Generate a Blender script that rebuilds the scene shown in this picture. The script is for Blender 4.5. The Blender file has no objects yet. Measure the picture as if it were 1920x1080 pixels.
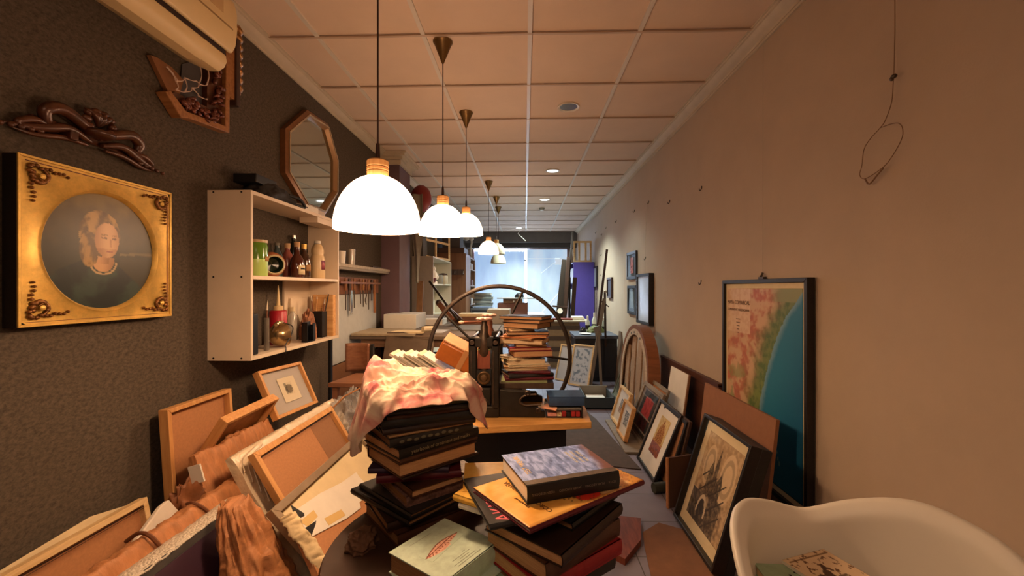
import bpy, math, random
from mathutils import Vector, Matrix, noise
R = math.radians
rng = random.Random(7)
C = bpy.context.scene.collection
FPX, YAW, EYE = 805.0, math.atan(24/805.0), 1.22

def ray(px, py):
    a = (px-960)/FPX; b = -(py-540)/FPX
    c, s = math.cos(YAW), math.sin(YAW)
    return Vector((a*c-s, a*s+c, b))
def PX(px, py, X): d = ray(px, py); return d*(X/d.x)+Vector((0, 0, EYE))
def PY(px, py, Y): d = ray(px, py); return d*(Y/d.y)+Vector((0, 0, EYE))
def PZ(px, py, Z): d = ray(px, py); return d*((Z-EYE)/d.z)+Vector((0, 0, EYE))

def on_plane(M, px, py, z=0):
    """where the sight line through a photo point meets the plane z of frame M, in M's own coordinates"""
    I = M.inverted(); o = I @ Vector((0, 0, EYE)); d = I.to_3x3() @ ray(px, py)
    return o+d*((z-o.z)/d.z)
def lin(c):
    return tuple((x/12.92 if x <= .04045 else ((x+.055)/1.055)**2.4) for x in c)
def hx(s):
    s = s.lstrip('#'); return lin([int(s[i:i+2], 16)/255 for i in (0, 2, 4)])

# ------------------------------------------------------------------ materials
MATS = {}
def base(name):
    m = bpy.data.materials.new(name); m.use_nodes = True
    nt = m.node_tree; b = nt.nodes['Principled BSDF']
    return m, nt, b
def mat(name, col, rough=.6, metal=0, var=0, vscale=20, stretch=(1, 1, 1), bump=0, bscale=60, col2=None, spec=.5, sheen=0, detail=6, rvar=0):
    """plain procedural surface: colour broken up by stretched noise, optional bump"""
    if name in MATS: return MATS[name]
    m, nt, b = base(name); L = nt.links.new
    c = hx(col) if isinstance(col, str) else col
    b.inputs['Base Color'].default_value = (*c, 1)
    b.inputs['Roughness'].default_value = rough
    b.inputs['Metallic'].default_value = metal
    b.inputs['Specular IOR Level'].default_value = spec
    if var or bump or col2:
        tc = nt.nodes.new('ShaderNodeTexCoord'); mp = nt.nodes.new('ShaderNodeMapping')
        mp.inputs['Scale'].default_value = stretch
        L(tc.outputs['Object'], mp.inputs['Vector'])
    if var or col2:
        n = nt.nodes.new('ShaderNodeTexNoise'); n.inputs['Scale'].default_value = vscale; n.inputs['Detail'].default_value = detail
        n.inputs['Roughness'].default_value = .65
        L(mp.outputs[0], n.inputs['Vector'])
        r = nt.nodes.new('ShaderNodeValToRGB')
        if col2: ca, cb = c, (hx(col2) if isinstance(col2, str) else col2)
        else: ca = tuple(x*(1-var) for x in c); cb = tuple(min(1, x*(1+var)) for x in c)
        r.color_ramp.elements[0].position = .35; r.color_ramp.elements[1].position = .65
        r.color_ramp.elements[0].color = (*ca, 1); r.color_ramp.elements[1].color = (*cb, 1)
        L(n.outputs['Fac'], r.inputs[0]); L(r.outputs[0], b.inputs['Base Color'])
    if bump:
        n2 = nt.nodes.new('ShaderNodeTexNoise'); n2.inputs['Scale'].default_value = bscale; n2.inputs['Detail'].default_value = 8
        L(mp.outputs[0], n2.inputs['Vector'])
        bp = nt.nodes.new('ShaderNodeBump'); bp.inputs['Strength'].default_value = bump; bp.inputs['Distance'].default_value = .01
        L(n2.outputs['Fac'], bp.inputs['Height']); L(bp.outputs[0], b.inputs['Normal'])
    MATS[name] = m; return m
def emit(name, col, strength):
    if name in MATS: return MATS[name]
    m, nt, b = base(name)
    b.inputs['Base Color'].default_value = (*hx(col), 1) if isinstance(col, str) else (*col, 1)
    b.inputs['Emission Color'].default_value = b.inputs['Base Color'].default_value
    b.inputs['Emission Strength'].default_value = strength
    MATS[name] = m; return m
def wood(name, c1, c2, axis='x', scale=6, rough=.55, bump=.05, spec=.4):
    st = {'x': (1, 14, 14), 'y': (14, 1, 14), 'z': (14, 14, 1)}[axis]
    return mat(name, c1, rough, col2=c2, vscale=scale, stretch=st, bump=bump, bscale=scale*3, spec=spec)
def glassy(name, tint=(1, 1, 1), refl=.5, rough=.03, ior=1.45, mix=None):
    """thin pane: clear with a fresnel sheen"""
    if name in MATS: return MATS[name]
    m = bpy.data.materials.new(name); m.use_nodes = True; nt = m.node_tree; nt.nodes.clear(); L = nt.links.new
    o = nt.nodes.new('ShaderNodeOutputMaterial'); mx = nt.nodes.new('ShaderNodeMixShader')
    t = nt.nodes.new('ShaderNodeBsdfTransparent'); t.inputs[0].default_value = (*tint, 1)
    g = nt.nodes.new('ShaderNodeBsdfGlossy'); g.inputs['Roughness'].default_value = rough
    if mix is None:
        f = nt.nodes.new('ShaderNodeLayerWeight'); f.inputs[0].default_value = .35
        pw = nt.nodes.new('ShaderNodeMath'); pw.operation = 'POWER'; pw.inputs[1].default_value = 4
        ma = nt.nodes.new('ShaderNodeMath'); ma.operation = 'MULTIPLY_ADD'; ma.inputs[1].default_value = .5; ma.inputs[2].default_value = .025
        L(f.outputs['Facing'], pw.inputs[0]); L(pw.outputs[0], ma.inputs[0]); L(ma.outputs[0], mx.inputs[0])
    else: mx.inputs[0].default_value = mix
    L(t.outputs[0], mx.inputs[1]); L(g.outputs[0], mx.inputs[2]); L(mx.outputs[0], o.inputs[0])
    MATS[name] = m; return m
def veil(name, col, alpha, rough=.35, bump=.4, bscale=60):
    """milky plastic film / bubble wrap"""
    if name in MATS: return MATS[name]
    m = mat(name, col, rough, bump=bump, bscale=bscale); m.node_tree.nodes['Principled BSDF'].inputs['Alpha'].default_value = alpha
    return m
def painted(name, rough=.6, spec=.3):
    if name in MATS: return MATS[name]
    m, nt, b = base(name); a = nt.nodes.new('ShaderNodeAttribute'); a.attribute_name = 'Col'
    nt.links.new(a.outputs['Color'], b.inputs['Base Color']); b.inputs['Roughness'].default_value = rough
    b.inputs['Specular IOR Level'].default_value = spec
    MATS[name] = m; return m

# ------------------------------------------------------------------ mesh builder
WM = {}
class MB:
    def __init__(s): s.v = []; s.f = []; s.c = []
    def add(s, vs, fs, M=None):
        k = len(s.v)
        s.v += [tuple(M @ Vector(p)) if M else tuple(p) for p in vs]
        s.f += [tuple(i+k for i in f) for f in fs]; return s
    def box(s, x0, x1, y0, y1, z0, z1, M=None):
        vs = [(x, y, z) for z in (z0, z1) for y in (y0, y1) for x in (x0, x1)]
        return s.add(vs, [(0, 2, 3, 1), (4, 5, 7, 6), (0, 1, 5, 4), (2, 6, 7, 3), (0, 4, 6, 2), (1, 3, 7, 5)], M)
    def bc(s, c, d, M=None):
        return s.box(c[0]-d[0]/2, c[0]+d[0]/2, c[1]-d[1]/2, c[1]+d[1]/2, c[2]-d[2]/2, c[2]+d[2]/2, M)
    def bar(s, a, b, w, t, up=(0, 0, 1)):
        """rectangular bar from a to b"""
        a, b = Vector(a), Vector(b); d = (b-a); L = d.length; d.normalize()
        u = d.cross(Vector(up))
        if u.length < 1e-4: u = d.cross(Vector((1, 0, 0)))
        u.normalize(); n = u.cross(d)
        M = Matrix((u, d, n)).transposed().to_4x4(); M.translation = a
        return s.box(-w/2, w/2, 0, L, -t/2, t/2, M)
    def prism(s, poly, z0, z1, M=None):
        n = len(poly)
        vs = [(x, y, z0) for x, y in poly]+[(x, y, z1) for x, y in poly]
        fs = [tuple(range(n-1, -1, -1)), tuple(range(n, 2*n))]+[(i, (i+1) % n, n+(i+1) % n, n+i) for i in range(n)]
        return s.add(vs, fs, M)
    def lathe(s, prof, n=24, M=None, cap0=True, cap1=True):
        vs = []; fs = []
        for r, z in prof:
            for i in range(n):
                a = 2*math.pi*i/n; vs.append((r*math.cos(a), r*math.sin(a), z))
        for j in range(len(prof)-1):
            for i in range(n):
                fs.append((j*n+i, j*n+(i+1) % n, (j+1)*n+(i+1) % n, (j+1)*n+i))
        if cap0: fs.append(tuple(range(n-1, -1, -1)))
        if cap1: fs.append(tuple((len(prof)-1)*n+i for i in range(n)))
        return s.add(vs, fs, M)
    def cyl(s, a, b, r, n=14, r2=None):
        return s.tube([a, b], r, n, r2=r2)
    def tube(s, pts, r, n=8, closed=False, r2=None):
        pts = [Vector(p) for p in pts]; m = len(pts); k = len(s.v); prev = None
        for i, p in enumerate(pts):
            if closed: d = pts[(i+1) % m]-pts[i-1]
            else: d = pts[min(i+1, m-1)]-pts[max(i-1, 0)]
            d.normalize()
            if prev is None:
                u = d.cross(Vector((0, 0, 1)))
                if u.length < 1e-3: u = d.cross(Vector((1, 0, 0)))
            else: u = prev-d*prev.dot(d)
            u.normalize(); w = d.cross(u); prev = u
            if callable(r): rr = r(i/(m-1))
            elif r2 is not None: rr = r+(r2-r)*i/(m-1)
            else: rr = r
            for j in range(n):
                a = 2*math.pi*j/n; s.v.append(tuple(p+(u*math.cos(a)+w*math.sin(a))*rr))
        for i in range(m if closed else m-1):
            for j in range(n):
                a = k+i*n+j; b = k+i*n+(j+1) % n; c = k+((i+1) % m)*n+(j+1) % n; d = k+((i+1) % m)*n+j
                s.f.append((a, b, c, d))
        if not closed:
            s.f.append(tuple(k+j for j in range(n-1, -1, -1))); s.f.append(tuple(k+(m-1)*n+j for j in range(n)))
        return s
    def ball(s, c, r, n=12, M=None):
        """ellipsoid"""
        r = (r, r, r) if not isinstance(r, (tuple, list)) else r
        vs = [(0, 0, -1)]; m = max(4, n//2)
        for j in range(1, m):
            t = math.pi*j/m-math.pi/2
            for i in range(n): a = 2*math.pi*i/n; vs.append((math.cos(t)*math.cos(a), math.cos(t)*math.sin(a), math.sin(t)))
        vs.append((0, 0, 1)); fs = []
        for i in range(n):
            fs.append((0, 1+(i+1) % n, 1+i)); fs.append((len(vs)-1, 1+(m-2)*n+i, 1+(m-2)*n+(i+1) % n))
            for j in range(m-2): fs.append((1+j*n+i, 1+j*n+(i+1) % n, 1+(j+1)*n+(i+1) % n, 1+(j+1)*n+i))
        T = Matrix.Translation(c) @ (M.to_4x4() if M else Matrix()) @ Matrix.Diagonal((*r, 1))
        return s.add(vs, fs, T)
    def grid(s, nx, ny, fn, cfn=None, wrapx=False):
        k = len(s.v)
        for j in range(ny+1):
            for i in range(nx+1):
                u, v = i/nx, j/ny; s.v.append(tuple(fn(u, v)))
                if cfn: s.c.append(cfn(u, v))
        for j in range(ny):
            for i in range(nx):
                a = k+j*(nx+1)+i; s.f.append((a, a+1, a+nx+2, a+nx+1))
        return s
    def build(s, name, m, parent=None, world=True, bevel=0, smooth=35, sol=0, sub=0, offset=-1):
        me = bpy.data.meshes.new(name); me.from_pydata(s.v, [], s.f); me.validate(); me.update()
        if s.c and len(s.c) == len(me.vertices):
            at = me.color_attributes.new('Col', 'FLOAT_COLOR', 'POINT')
            for i, c in enumerate(s.c): at.data[i].color = (*c, 1)
        me.materials.append(m)
        if smooth:
            me.polygons.foreach_set('use_smooth', [True]*len(me.polygons))
            me.set_sharp_from_angle(angle=R(smooth))
        o = bpy.data.objects.new(name, me); C.objects.link(o)
        if parent is not None:
            o.parent = parent
            if world: o.matrix_parent_inverse = WM[parent.name].inverted(); WM[o.name] = Matrix()
            else: WM[o.name] = WM[parent.name].copy()
        else: WM[o.name] = Matrix()
        if sol:
            q = o.modifiers.new('thickness', 'SOLIDIFY'); q.thickness = sol; q.offset = offset
        if sub:
            q = o.modifiers.new('smooth', 'SUBSURF'); q.levels = sub; q.render_levels = sub
        if bevel:
            q = o.modifiers.new('edge', 'BEVEL'); q.width = bevel; q.segments = 2; q.limit_method = 'ANGLE'; q.angle_limit = R(40)
        return o
LABELS = set()
def tag(o, label, cat, group=None, kind=None):
    o['label'] = label; o['category'] = cat
    if group: o['group'] = group
    if kind: o['kind'] = kind
    return o
def thing(name, label, cat, at=(0, 0, 0), group=None, M=None):
    o = bpy.data.objects.new(name, None); C.objects.link(o)
    M = M if M is not None else Matrix.Translation(Vector(at))
    o.matrix_basis = M; WM[o.name] = M.copy(); o.empty_display_size = .05
    return tag(o, label, cat, group)
def solo(mb, name, m, label, cat, group=None, **k):
    return tag(mb.build(name, m, **k), label, cat, group)
def struct(mb, name, m, parent=None, **k):
    o = mb.build(name, m, parent, **k)
    if parent is None: o['kind'] = 'structure'
    return o
def frm(O, U, V):
    """matrix with origin O, x along U, y along V (made square), z out of the face"""
    U = Vector(U).normalized(); V = Vector(V); V = (V-U*V.dot(U)).normalized(); N = U.cross(V)
    M = Matrix((U, V, N)).transposed().to_4x4(); M.translation = Vector(O); return M
def lean_right(x, y, z, deg): return frm((x, y, z), (0, -1, 0), (math.sin(R(deg)), 0, math.cos(R(deg))))
def lean_left(x, y, z, deg): return frm((x, y, z), (0, 1, 0), (-math.sin(R(deg)), 0, math.cos(R(deg))))
def text(body, size, m, M, parent, name='lettering', ext=.0004, align='CENTER'):
    cu = bpy.data.curves.new(name, 'FONT'); cu.body = body; cu.size = size; cu.extrude = ext
    cu.align_x = align; cu.align_y = 'CENTER'; cu.materials.append(m)
    tmp = bpy.data.objects.new('tmp', cu); C.objects.link(tmp)
    me = bpy.data.meshes.new_from_object(tmp); bpy.data.objects.remove(tmp)
    o = bpy.data.objects.new(name, me); C.objects.link(o); o.parent = parent; o.matrix_basis = M
    WM[o.name] = WM[parent.name] @ M; return o
def nz(x, y=0, z=0, s=1): return noise.noise(Vector((x*s, y*s, z*s)))
def fbm(x, y, z=0, o=4): return noise.fractal(Vector((x, y, z)), 1.0, 2.0, o)
def mixc(a, b, t):
    t = max(0, min(1, t)); return tuple(p+(q-p)*t for p, q in zip(a, b))
def sm(a, b, x):
    t = max(0, min(1, (x-a)/(b-a))); return t*t*(3-2*t)
def bars(mb, w, h, bw, z0, z1):
    """four mitred frame bars, local x -w/2..w/2, y 0..h"""
    o = [(-w/2, 0), (w/2, 0), (w/2, h), (-w/2, h)]; i = [(-w/2+bw, bw), (w/2-bw, bw), (w/2-bw, h-bw), (-w/2+bw, h-bw)]
    for k in range(4):
        k2 = (k+1) % 4; mb.prism([o[k], o[k2], i[k2], i[k]], z0, z1)
    return mb
def rect(x0, x1, y0, y1, z, t=.001): return MB().box(x0, x1, y0, y1, z-t, z)
def paint(w, h, fn, nx=90, ny=90, x0=0, y0=0, z=0):
    """a printed sheet: colours per vertex from fn(u right, v up)"""
    return MB().grid(nx, ny, lambda u, v: (x0-w/2+u*w, y0+v*h, z), lambda u, v: fn(u, v))
def picture(name, label, cat, M, w, h, bw, dep, fm, mount=None, image=None, iw=0, ih=0, ix=0, iy=None, glass=True, backing=None, back=False, group=None, bevel=.002, fname='frame_moulding', nx=80, ny=90):
    """a framed picture: moulding, backing, mount, print and pane; back=True shows its rear side"""
    t = thing(name, label, cat, M=M, group=group)
    bars(MB(), w, h, bw, 0, dep).build(fname, fm, t, world=False, bevel=bevel)
    zb = dep*.35 if not back else dep-.012
    if backing: rect(-w/2+bw*.5, w/2-bw*.5, bw*.5, h-bw*.5, zb, .004).build('backing_board', backing, t, world=False)
    if mount: rect(-w/2+bw*.7, w/2-bw*.7, bw*.7, h-bw*.7, zb+.003, .002).build('mount', mount, t, world=False)
    if image:
        iy0 = (h-ih)/2 if iy is None else iy
        paint(iw, ih, image, nx, ny, ix, iy0, zb+.0045).build('print', painted('print_ink'), t, world=False, sol=.0008)
    if glass: rect(-w/2+bw*.8, w/2-bw*.8, bw*.8, h-bw*.8, dep*.75, .0015).build('glass_pane', glassy('picture_glass'), t, world=False)
    return t
def book(label, c, w, d, t, rot, cover, pages='page_cream', tilt=(0, 0), group=None, name='book', soft=False, cat='book'):
    """lies flat: spine along local x on the -y side; c = centre of its underside"""
    M = Matrix.Translation(Vector(c)) @ Matrix.Rotation(R(rot), 4, 'Z') @ Matrix.Rotation(R(tilt[0]), 4, 'X') @ Matrix.Rotation(R(tilt[1]), 4, 'Y')
    o = thing(name, label, cat, M=M, group=group); b = MB(); k = .0012 if soft else .0028
    e = 0 if soft else .004
    b.box(-w/2, w/2, -d/2+.002, d/2, 0, k); b.box(-w/2, w/2, -d/2+.002, d/2, t-k, t)
    n = 6; pr = [(-d/2+.004-.004*math.sin(math.pi*i/n)-.001, t*i/n) for i in range(n+1)]
    vs = []; 
    for x in (-w/2, w/2):
        vs += [(x, y, z) for y, z in pr]+[(x, y+.003, z) for y, z in reversed(pr)]
    q = 2*(n+1); fs = [(i, (i+1) % q, q+(i+1) % q, q+i) for i in range(q)]
    fs += [tuple(range(q-1, -1, -1)), tuple(range(q, 2*q))]
    b.add(vs, fs)
    b.build('cover', CM[cover] if isinstance(cover, str) else cover, o, world=False)
    MB().box(-w/2+e, w/2-e, -d/2+.004, d/2-e, k, t-k).build('page_block', CM[pages], o, world=False)
    return o
# ------------------------------------------------------------------ palette
CM = {}
CVR = {}
def cov(k, c, **a): CM[k] = CVR[k] = mat('cover_'+k, c, a.get('rough', .5), var=a.get('var', .12), vscale=a.get('vs', 40), spec=.4)
for k, c in dict(black='#1a1716', charcoal='#2c2826', brown='#4a2c1c', darkbrown='#2e1c14', wine='#5a1420', red='#8e1c20', tan='#a8845c', kraft='#9a7048',
                 cream='#d8c8a4', white='#dcd6c8', grey='#77726a', blue='#2a3a58', slate='#2f4a70', navy='#20283a', green='#44543c', olive='#5c5a38',
                 teal='#bccfba', sage='#8ea486', yellow='#e8b44c', ochre='#b88238', orange='#d0763a', pink='#d89a8e', bluegrey='#5a6878', purple='#3c2c40').items(): cov(k, c)
def leaves(name, c1, c2):
    """page edges: fine lines along the thickness"""
    m = mat(name, c1, .85, col2=c2, vscale=9, stretch=(2, 2, 160), spec=.2); return m
CM['page_cream'] = leaves('page_edges_cream', '#d9b78a', '#efd9b4')
CM['page_white'] = leaves('page_edges_white', '#d6c8b4', '#f0e8d8')
CM['page_tan'] = leaves('page_edges_tan', '#b08058', '#d8ac7c')
CM['page_dark'] = leaves('page_edges_brown', '#7a5438', '#a07850')
def leaves_x(name, c1, c2): return mat(name, c1, .85, col2=c2, vscale=9, stretch=(2, 2, 160), spec=.2)

PINE = wood('pine_wood', '#c58f55', '#dcae74', 'x', 5)
PINEY = wood('pine_wood_pale', '#d2ab74', '#e6c896', 'x', 5)
OAK = wood('oak_wood', '#8a5a32', '#a87444', 'x', 5)
BROWNWOOD = wood('brown_wood', '#6a4028', '#86563a', 'z', 4)
DARKWOOD = wood('dark_wood', '#33221a', '#4a3226', 'z', 4)
GREYWOOD = wood('grey_wood', '#77695a', '#948672', 'x', 5)
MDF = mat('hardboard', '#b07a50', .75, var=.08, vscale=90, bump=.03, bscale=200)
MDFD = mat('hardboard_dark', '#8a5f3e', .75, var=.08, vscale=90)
MELA = mat('melamine', '#e0cdb2', .45, var=.03, vscale=8)
MELAW = mat('melamine_white', '#d8d4c8', .45, var=.03, vscale=8)
KRAFT = mat('kraft_paper', '#b0764a', .62, var=.18, vscale=14, stretch=(3, 1, 3), bump=.35, bscale=24, spec=.45)
PAPER = mat('white_paper', '#e6dfd2', .8, var=.04, vscale=9)
CREAM = mat('cream_card', '#dcc9a0', .85, var=.05, vscale=12)
BLACKM = mat('black_paint', '#141211', .5, var=.15, vscale=30)
BLACKF = wood('black_frame', '#15110f', '#211a17', 'x', 6, rough=.42)
IRON = mat('cast_iron', '#2c2620', .5, .55, var=.3, vscale=18, bump=.08, bscale=90)
IRON2 = mat('worn_iron', '#4a3c30', .45, .6, var=.35, vscale=25, bump=.05, bscale=90)
RUST = mat('rusty_iron', '#7a4a34', .6, .35, var=.3, vscale=25, bump=.1, bscale=80)
STEEL = mat('steel', '#b0a898', .3, .9, var=.1)
CHROME = mat('chrome', '#d8d0c0', .18, 1)
BRASS = mat('brushed_brass', '#8c7048', .38, .85, var=.12, vscale=60, stretch=(1, 1, 8))
GOLD = mat('gold_leaf', '#e2b860', .42, .45, var=.2, vscale=16, bump=.12, bscale=40)
GOLDD = mat('antique_gold', '#7c5024', .38, .55, var=.35, vscale=30, bump=.1, bscale=60)
CARVED = mat('carved_walnut', '#502a14', .32, .15, var=.4, vscale=22, bump=.08, bscale=70, spec=.7)
REDLINE = mat('red_bole', '#6a2416', .5, var=.2)
PLASTICW = mat('white_plastic', '#e4dccb', .42, var=.02, vscale=4)
CREAMPL = mat('cream_plastic', '#e2c894', .45, var=.03, vscale=5)
GLASS = glassy('picture_glass')
BOTGL = glassy('bottle_glass', (.75, .8, .78), ior=1.5)
MIRROR = mat('mirror_silver', '#b8bcb4', .04, 1)
BLACKPL = mat('black_plastic', '#121214', .4)
CARD = mat('cardboard', '#8a5c38', .85, var=.1, vscale=18, bump=.05, bscale=60)
INK = mat('ink_black', '#1c1814', .8)
INKG = mat('ink_grey', '#6d6a5e', .8)
INKW = mat('ink_white', '#e8e2d4', .7)
INKGOLD = mat('ink_gold', '#e8c890', .6)
INKPINK = mat('ink_pink', '#e8707c', .6)
INKRED = mat('ink_red', '#c02a2a', .7)
FILM = veil('clear_film', '#d8d4cc', .38, .25, .5, 30)
BUBBLE = None
def make_bubble():
    m, nt, b = base('bubble_wrap'); L = nt.links.new
    b.inputs['Base Color'].default_value = (*hx('#ddd0bb'), 1); b.inputs['Roughness'].default_value = .28; b.inputs['Alpha'].default_value = .93
    tc = nt.nodes.new('ShaderNodeTexCoord'); v = nt.nodes.new('ShaderNodeTexVoronoi'); v.inputs['Scale'].default_value = 130
    bp = nt.nodes.new('ShaderNodeBump'); bp.invert = True; bp.inputs['Strength'].default_value = .8; bp.inputs['Distance'].default_value = .006
    L(tc.outputs['Object'], v.inputs['Vector']); L(v.outputs['Distance'], bp.inputs['Height']); L(bp.outputs[0], b.inputs['Normal'])
    return m
BUBBLE = make_bubble()

def tile_floor():
    m, nt, b = base('floor_tiles'); L = nt.links.new
    tc = nt.nodes.new('ShaderNodeTexCoord'); mp = nt.nodes.new('ShaderNodeMapping'); mp.inputs['Location'].default_value = (.09, .135, 0)
    br = nt.nodes.new('ShaderNodeTexBrick'); br.offset = 0; br.squash = 1
    br.inputs['Scale'].default_value = 1; br.inputs['Brick Width'].default_value = .3; br.inputs['Row Height'].default_value = .3
    br.inputs['Mortar Size'].default_value = .003; br.inputs['Mortar Smooth'].default_value = .3
    br.inputs['Color1'].default_value = (*hx('#8a8494'), 1); br.inputs['Color2'].default_value = (*hx('#948e9e'), 1); br.inputs['Mortar'].default_value = (*hx('#4f4848'), 1)
    n = nt.nodes.new('ShaderNodeTexNoise'); n.inputs['Scale'].default_value = 7; n.inputs['Detail'].default_value = 8
    mx = nt.nodes.new('ShaderNodeMix'); mx.data_type = 'RGBA'; mx.blend_type = 'MULTIPLY'; mx.inputs['Factor'].default_value = .45
    L(tc.outputs['Object'], mp.inputs['Vector']); L(mp.outputs[0], br.inputs['Vector']); L(tc.outputs['Object'], n.inputs['Vector'])
    L(br.outputs['Color'], mx.inputs['A']); L(n.outputs['Fac'], mx.inputs['B']); L(mx.outputs['Result'], b.inputs['Base Color'])
    b.inputs['Roughness'].default_value = .38
    return m
def felt():
    m, nt, b = base('grey_felt_wall'); L = nt.links.new
    tc = nt.nodes.new('ShaderNodeTexCoord'); mp = nt.nodes.new('ShaderNodeMapping'); mp.inputs['Scale'].default_value = (1, 1, 1.5)
    mp.inputs['Rotation'].default_value = (R(28), 0, 0)
    n = nt.nodes.new('ShaderNodeTexNoise'); n.inputs['Scale'].default_value = 60; n.inputs['Detail'].default_value = 10; n.inputs['Roughness'].default_value = .8
    r = nt.nodes.new('ShaderNodeValToRGB'); r.color_ramp.elements[0].position = .38; r.color_ramp.elements[1].position = .66
    r.color_ramp.elements[0].color = (*hx('#453d34'), 1); r.color_ramp.elements[1].color = (*hx('#675c50'), 1)
    n2 = nt.nodes.new('ShaderNodeTexNoise'); n2.inputs['Scale'].default_value = 110; n2.inputs['Detail'].default_value = 4
    bp = nt.nodes.new('ShaderNodeBump'); bp.inputs['Strength'].default_value = .18; bp.inputs['Distance'].default_value = .002
    L(tc.outputs['Object'], mp.inputs['Vector']); L(mp.outputs[0], n.inputs['Vector']); L(mp.outputs[0], n2.inputs['Vector'])
    L(n.outputs['Fac'], r.inputs[0]); L(r.outputs[0], b.inputs['Base Color']); L(n2.outputs['Fac'], bp.inputs['Height']); L(bp.outputs[0], b.inputs['Normal'])
    b.inputs['Roughness'].default_value = .95; b.inputs['Specular IOR Level'].default_value = .1
    return m
FELT = felt()
PLASTER = mat('painted_plaster', '#b49f88', .75, var=.035, vscale=3, bump=.05, bscale=140, detail=9)
CEILM = mat('ceiling_tile', '#dcc4ac', .85, var=.03, vscale=2.5, bump=.03, bscale=60)
CORN = mat('cornice_plaster', '#c4b59c', .7, var=.05, vscale=10)
TBAR = mat('ceiling_rail', '#d8cfc0', .45)
PURPLEC = mat('mauve_paint', '#6a5258', .7, var=.06, vscale=6)
BEAMM = mat('grey_beam', '#6e6a64', .8, var=.05, vscale=8)
# ------------------------------------------------------------------ the room
XL, XR, YB, YF, ZC = -1.5, 1.3, -1.7, 11.1, 2.627
struct(MB().box(XL-.1, XR+.1, YB-.1, YF+.3, -.06, 0), 'floor', tile_floor(), smooth=0)
struct(MB().box(XL-.12, XL, YB, YF+.2, 0, ZC+.05), 'wall_left', FELT, smooth=0)
struct(MB().box(XR, XR+.12, YB, YF+.2, 0, ZC+.05), 'wall_right', PLASTER, smooth=0)
struct(MB().box(XL-.1, XR+.1, YB-.12, YB, 0, ZC+.05), 'wall_front', PLASTER, smooth=0)
struct(MB().box(XL-.1, XR+.1, YB, YF+.2, ZC+.002, ZC+.06), 'ceiling', CEILM, smooth=0)
# suspended rails: bright runners along the room, thin sagging cross rails
rl = MB()
for X in (-1.157, -.563, .028, .628): rl.box(X-.012, X+.012, YB, YF, ZC-.007, ZC+.002)
rows = [2.367+.6*n for n in range(-6, 15)]
struct(rl, 'trim_1', TBAR, smooth=0)
cr = MB()
xs = [-1.44, -1.157, -.563, .028, .628, 1.23]
for Y in rows:
    for a, b in zip(xs, xs[1:]):
        n = 6
        for i in range(n):
            t0, t1 = i/n, (i+1)/n
            def P(t): return (a+(b-a)*t, Y+.004*nz(a*3+t, Y), ZC-.004-.005*math.sin(math.pi*t)*(.5+.5*nz(a, Y, 3)))
            cr.bar(P(t0), P(t1), .016, .008)
struct(cr, 'trim_2', mat('cross_rail', '#c0a890', .6), smooth=0)
# cornices with a stepped, coved profile and a cable run under them
def cornice(name, xw, s, y0, y1):
    pr = [(0, -.058), (.01, -.058), (.012, -.046), (.02, -.042), (.034, -.036), (.05, -.024), (.056, -.014), (.066, -.012), (.068, -.005), (.078, -.004), (.078, .002), (0, .002)]
    if s < 0: pr = pr[::-1]
    M = Matrix(((s, 0, 0, xw), (0, 0, 1, 0), (0, 1, 0, ZC), (0, 0, 0, 1)))
    struct(MB().prism(pr, y0, y1, M), name, CORN, smooth=40)
cornice('trim_left', XL, 1, YB, 4.42); cornice('trim_right', XR, -1, YB, 10.7)
struct(MB().box(XR-.012, XR, YB, 10.7, ZC-.078, ZC-.064), 'trim_3', CORN, smooth=0)
# pier on the left wall with its own moulded cap, and the narrower run of cornice beyond it
struct(MB().box(XL, -1.31, 4.45, 4.86, 0, ZC), 'column', PURPLEC, smooth=0)
cap = MB()
for k, (e, z0, z1) in enumerate([(.02, .12, .075), (.045, .075, .045), (.075, .045, .02), (.09, .02, 0)]):
    cap.box(XL, -1.31+e, 4.45-e, 4.86+e, ZC-z0, ZC-z1)
struct(cap, 'trim_4', CORN, smooth=0)
cornice('trim_5', XL, 1, 4.97, 10.7)
# far wall: stepped beam, glazed shop front behind translucent paper
bm_ = MB().box(XL, XR, 10.72, YF, 2.36, ZC); struct(bm_, 'trim_6', BEAMM, smooth=0)
struct(MB().box(XL, XR, 10.84, YF, 2.24, 2.36), 'trim_7', mat('grey_beam_dark', '#57534e', .8), smooth=0)
wb = MB().box(XL, XR, YF, YF+.12, 0, .25).box(XL, -1.36, YF, YF+.12, .25, ZC).box(1.13, XR, YF, YF+.12, .25, ZC).box(XL, XR, YF, YF+.12, 2.25, ZC)
struct(wb, 'wall_back', PLASTER, smooth=0)
def window_glow(name, c1, c2, c3, st):
    m, nt, b = base(name); L = nt.links.new
    tc = nt.nodes.new('ShaderNodeTexCoord'); mp = nt.nodes.new('ShaderNodeMapping'); mp.inputs['Scale'].default_value = (1.6, 1, .7)
    n = nt.nodes.new('ShaderNodeTexNoise'); n.inputs['Scale'].default_value = 2.2; n.inputs['Detail'].default_value = 5
    r = nt.nodes.new('ShaderNodeValToRGB')
    r.color_ramp.elements[0].position = .3; r.color_ramp.elements[1].position = .75
    r.color_ramp.elements[0].color = (*hx(c1), 1); r.color_ramp.elements[1].color = (*hx(c3), 1)
    e = r.color_ramp.elements.new(.5); e.color = (*hx(c2), 1)
    L(tc.outputs['Object'], mp.inputs['Vector']); L(mp.outputs[0], n.inputs['Vector']); L(n.outputs['Fac'], r.inputs[0])
    b.inputs['Base Color'].default_value = (.25, .25, .25, 1); b.inputs['Specular IOR Level'].default_value = .1; L(r.outputs[0], b.inputs['Emission Color']); b.inputs['Emission Strength'].default_value = st
    return m
GLOWL = window_glow('daylit_paper', '#98b8ea', '#a8cbf6', '#bcdcff', .82)
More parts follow.
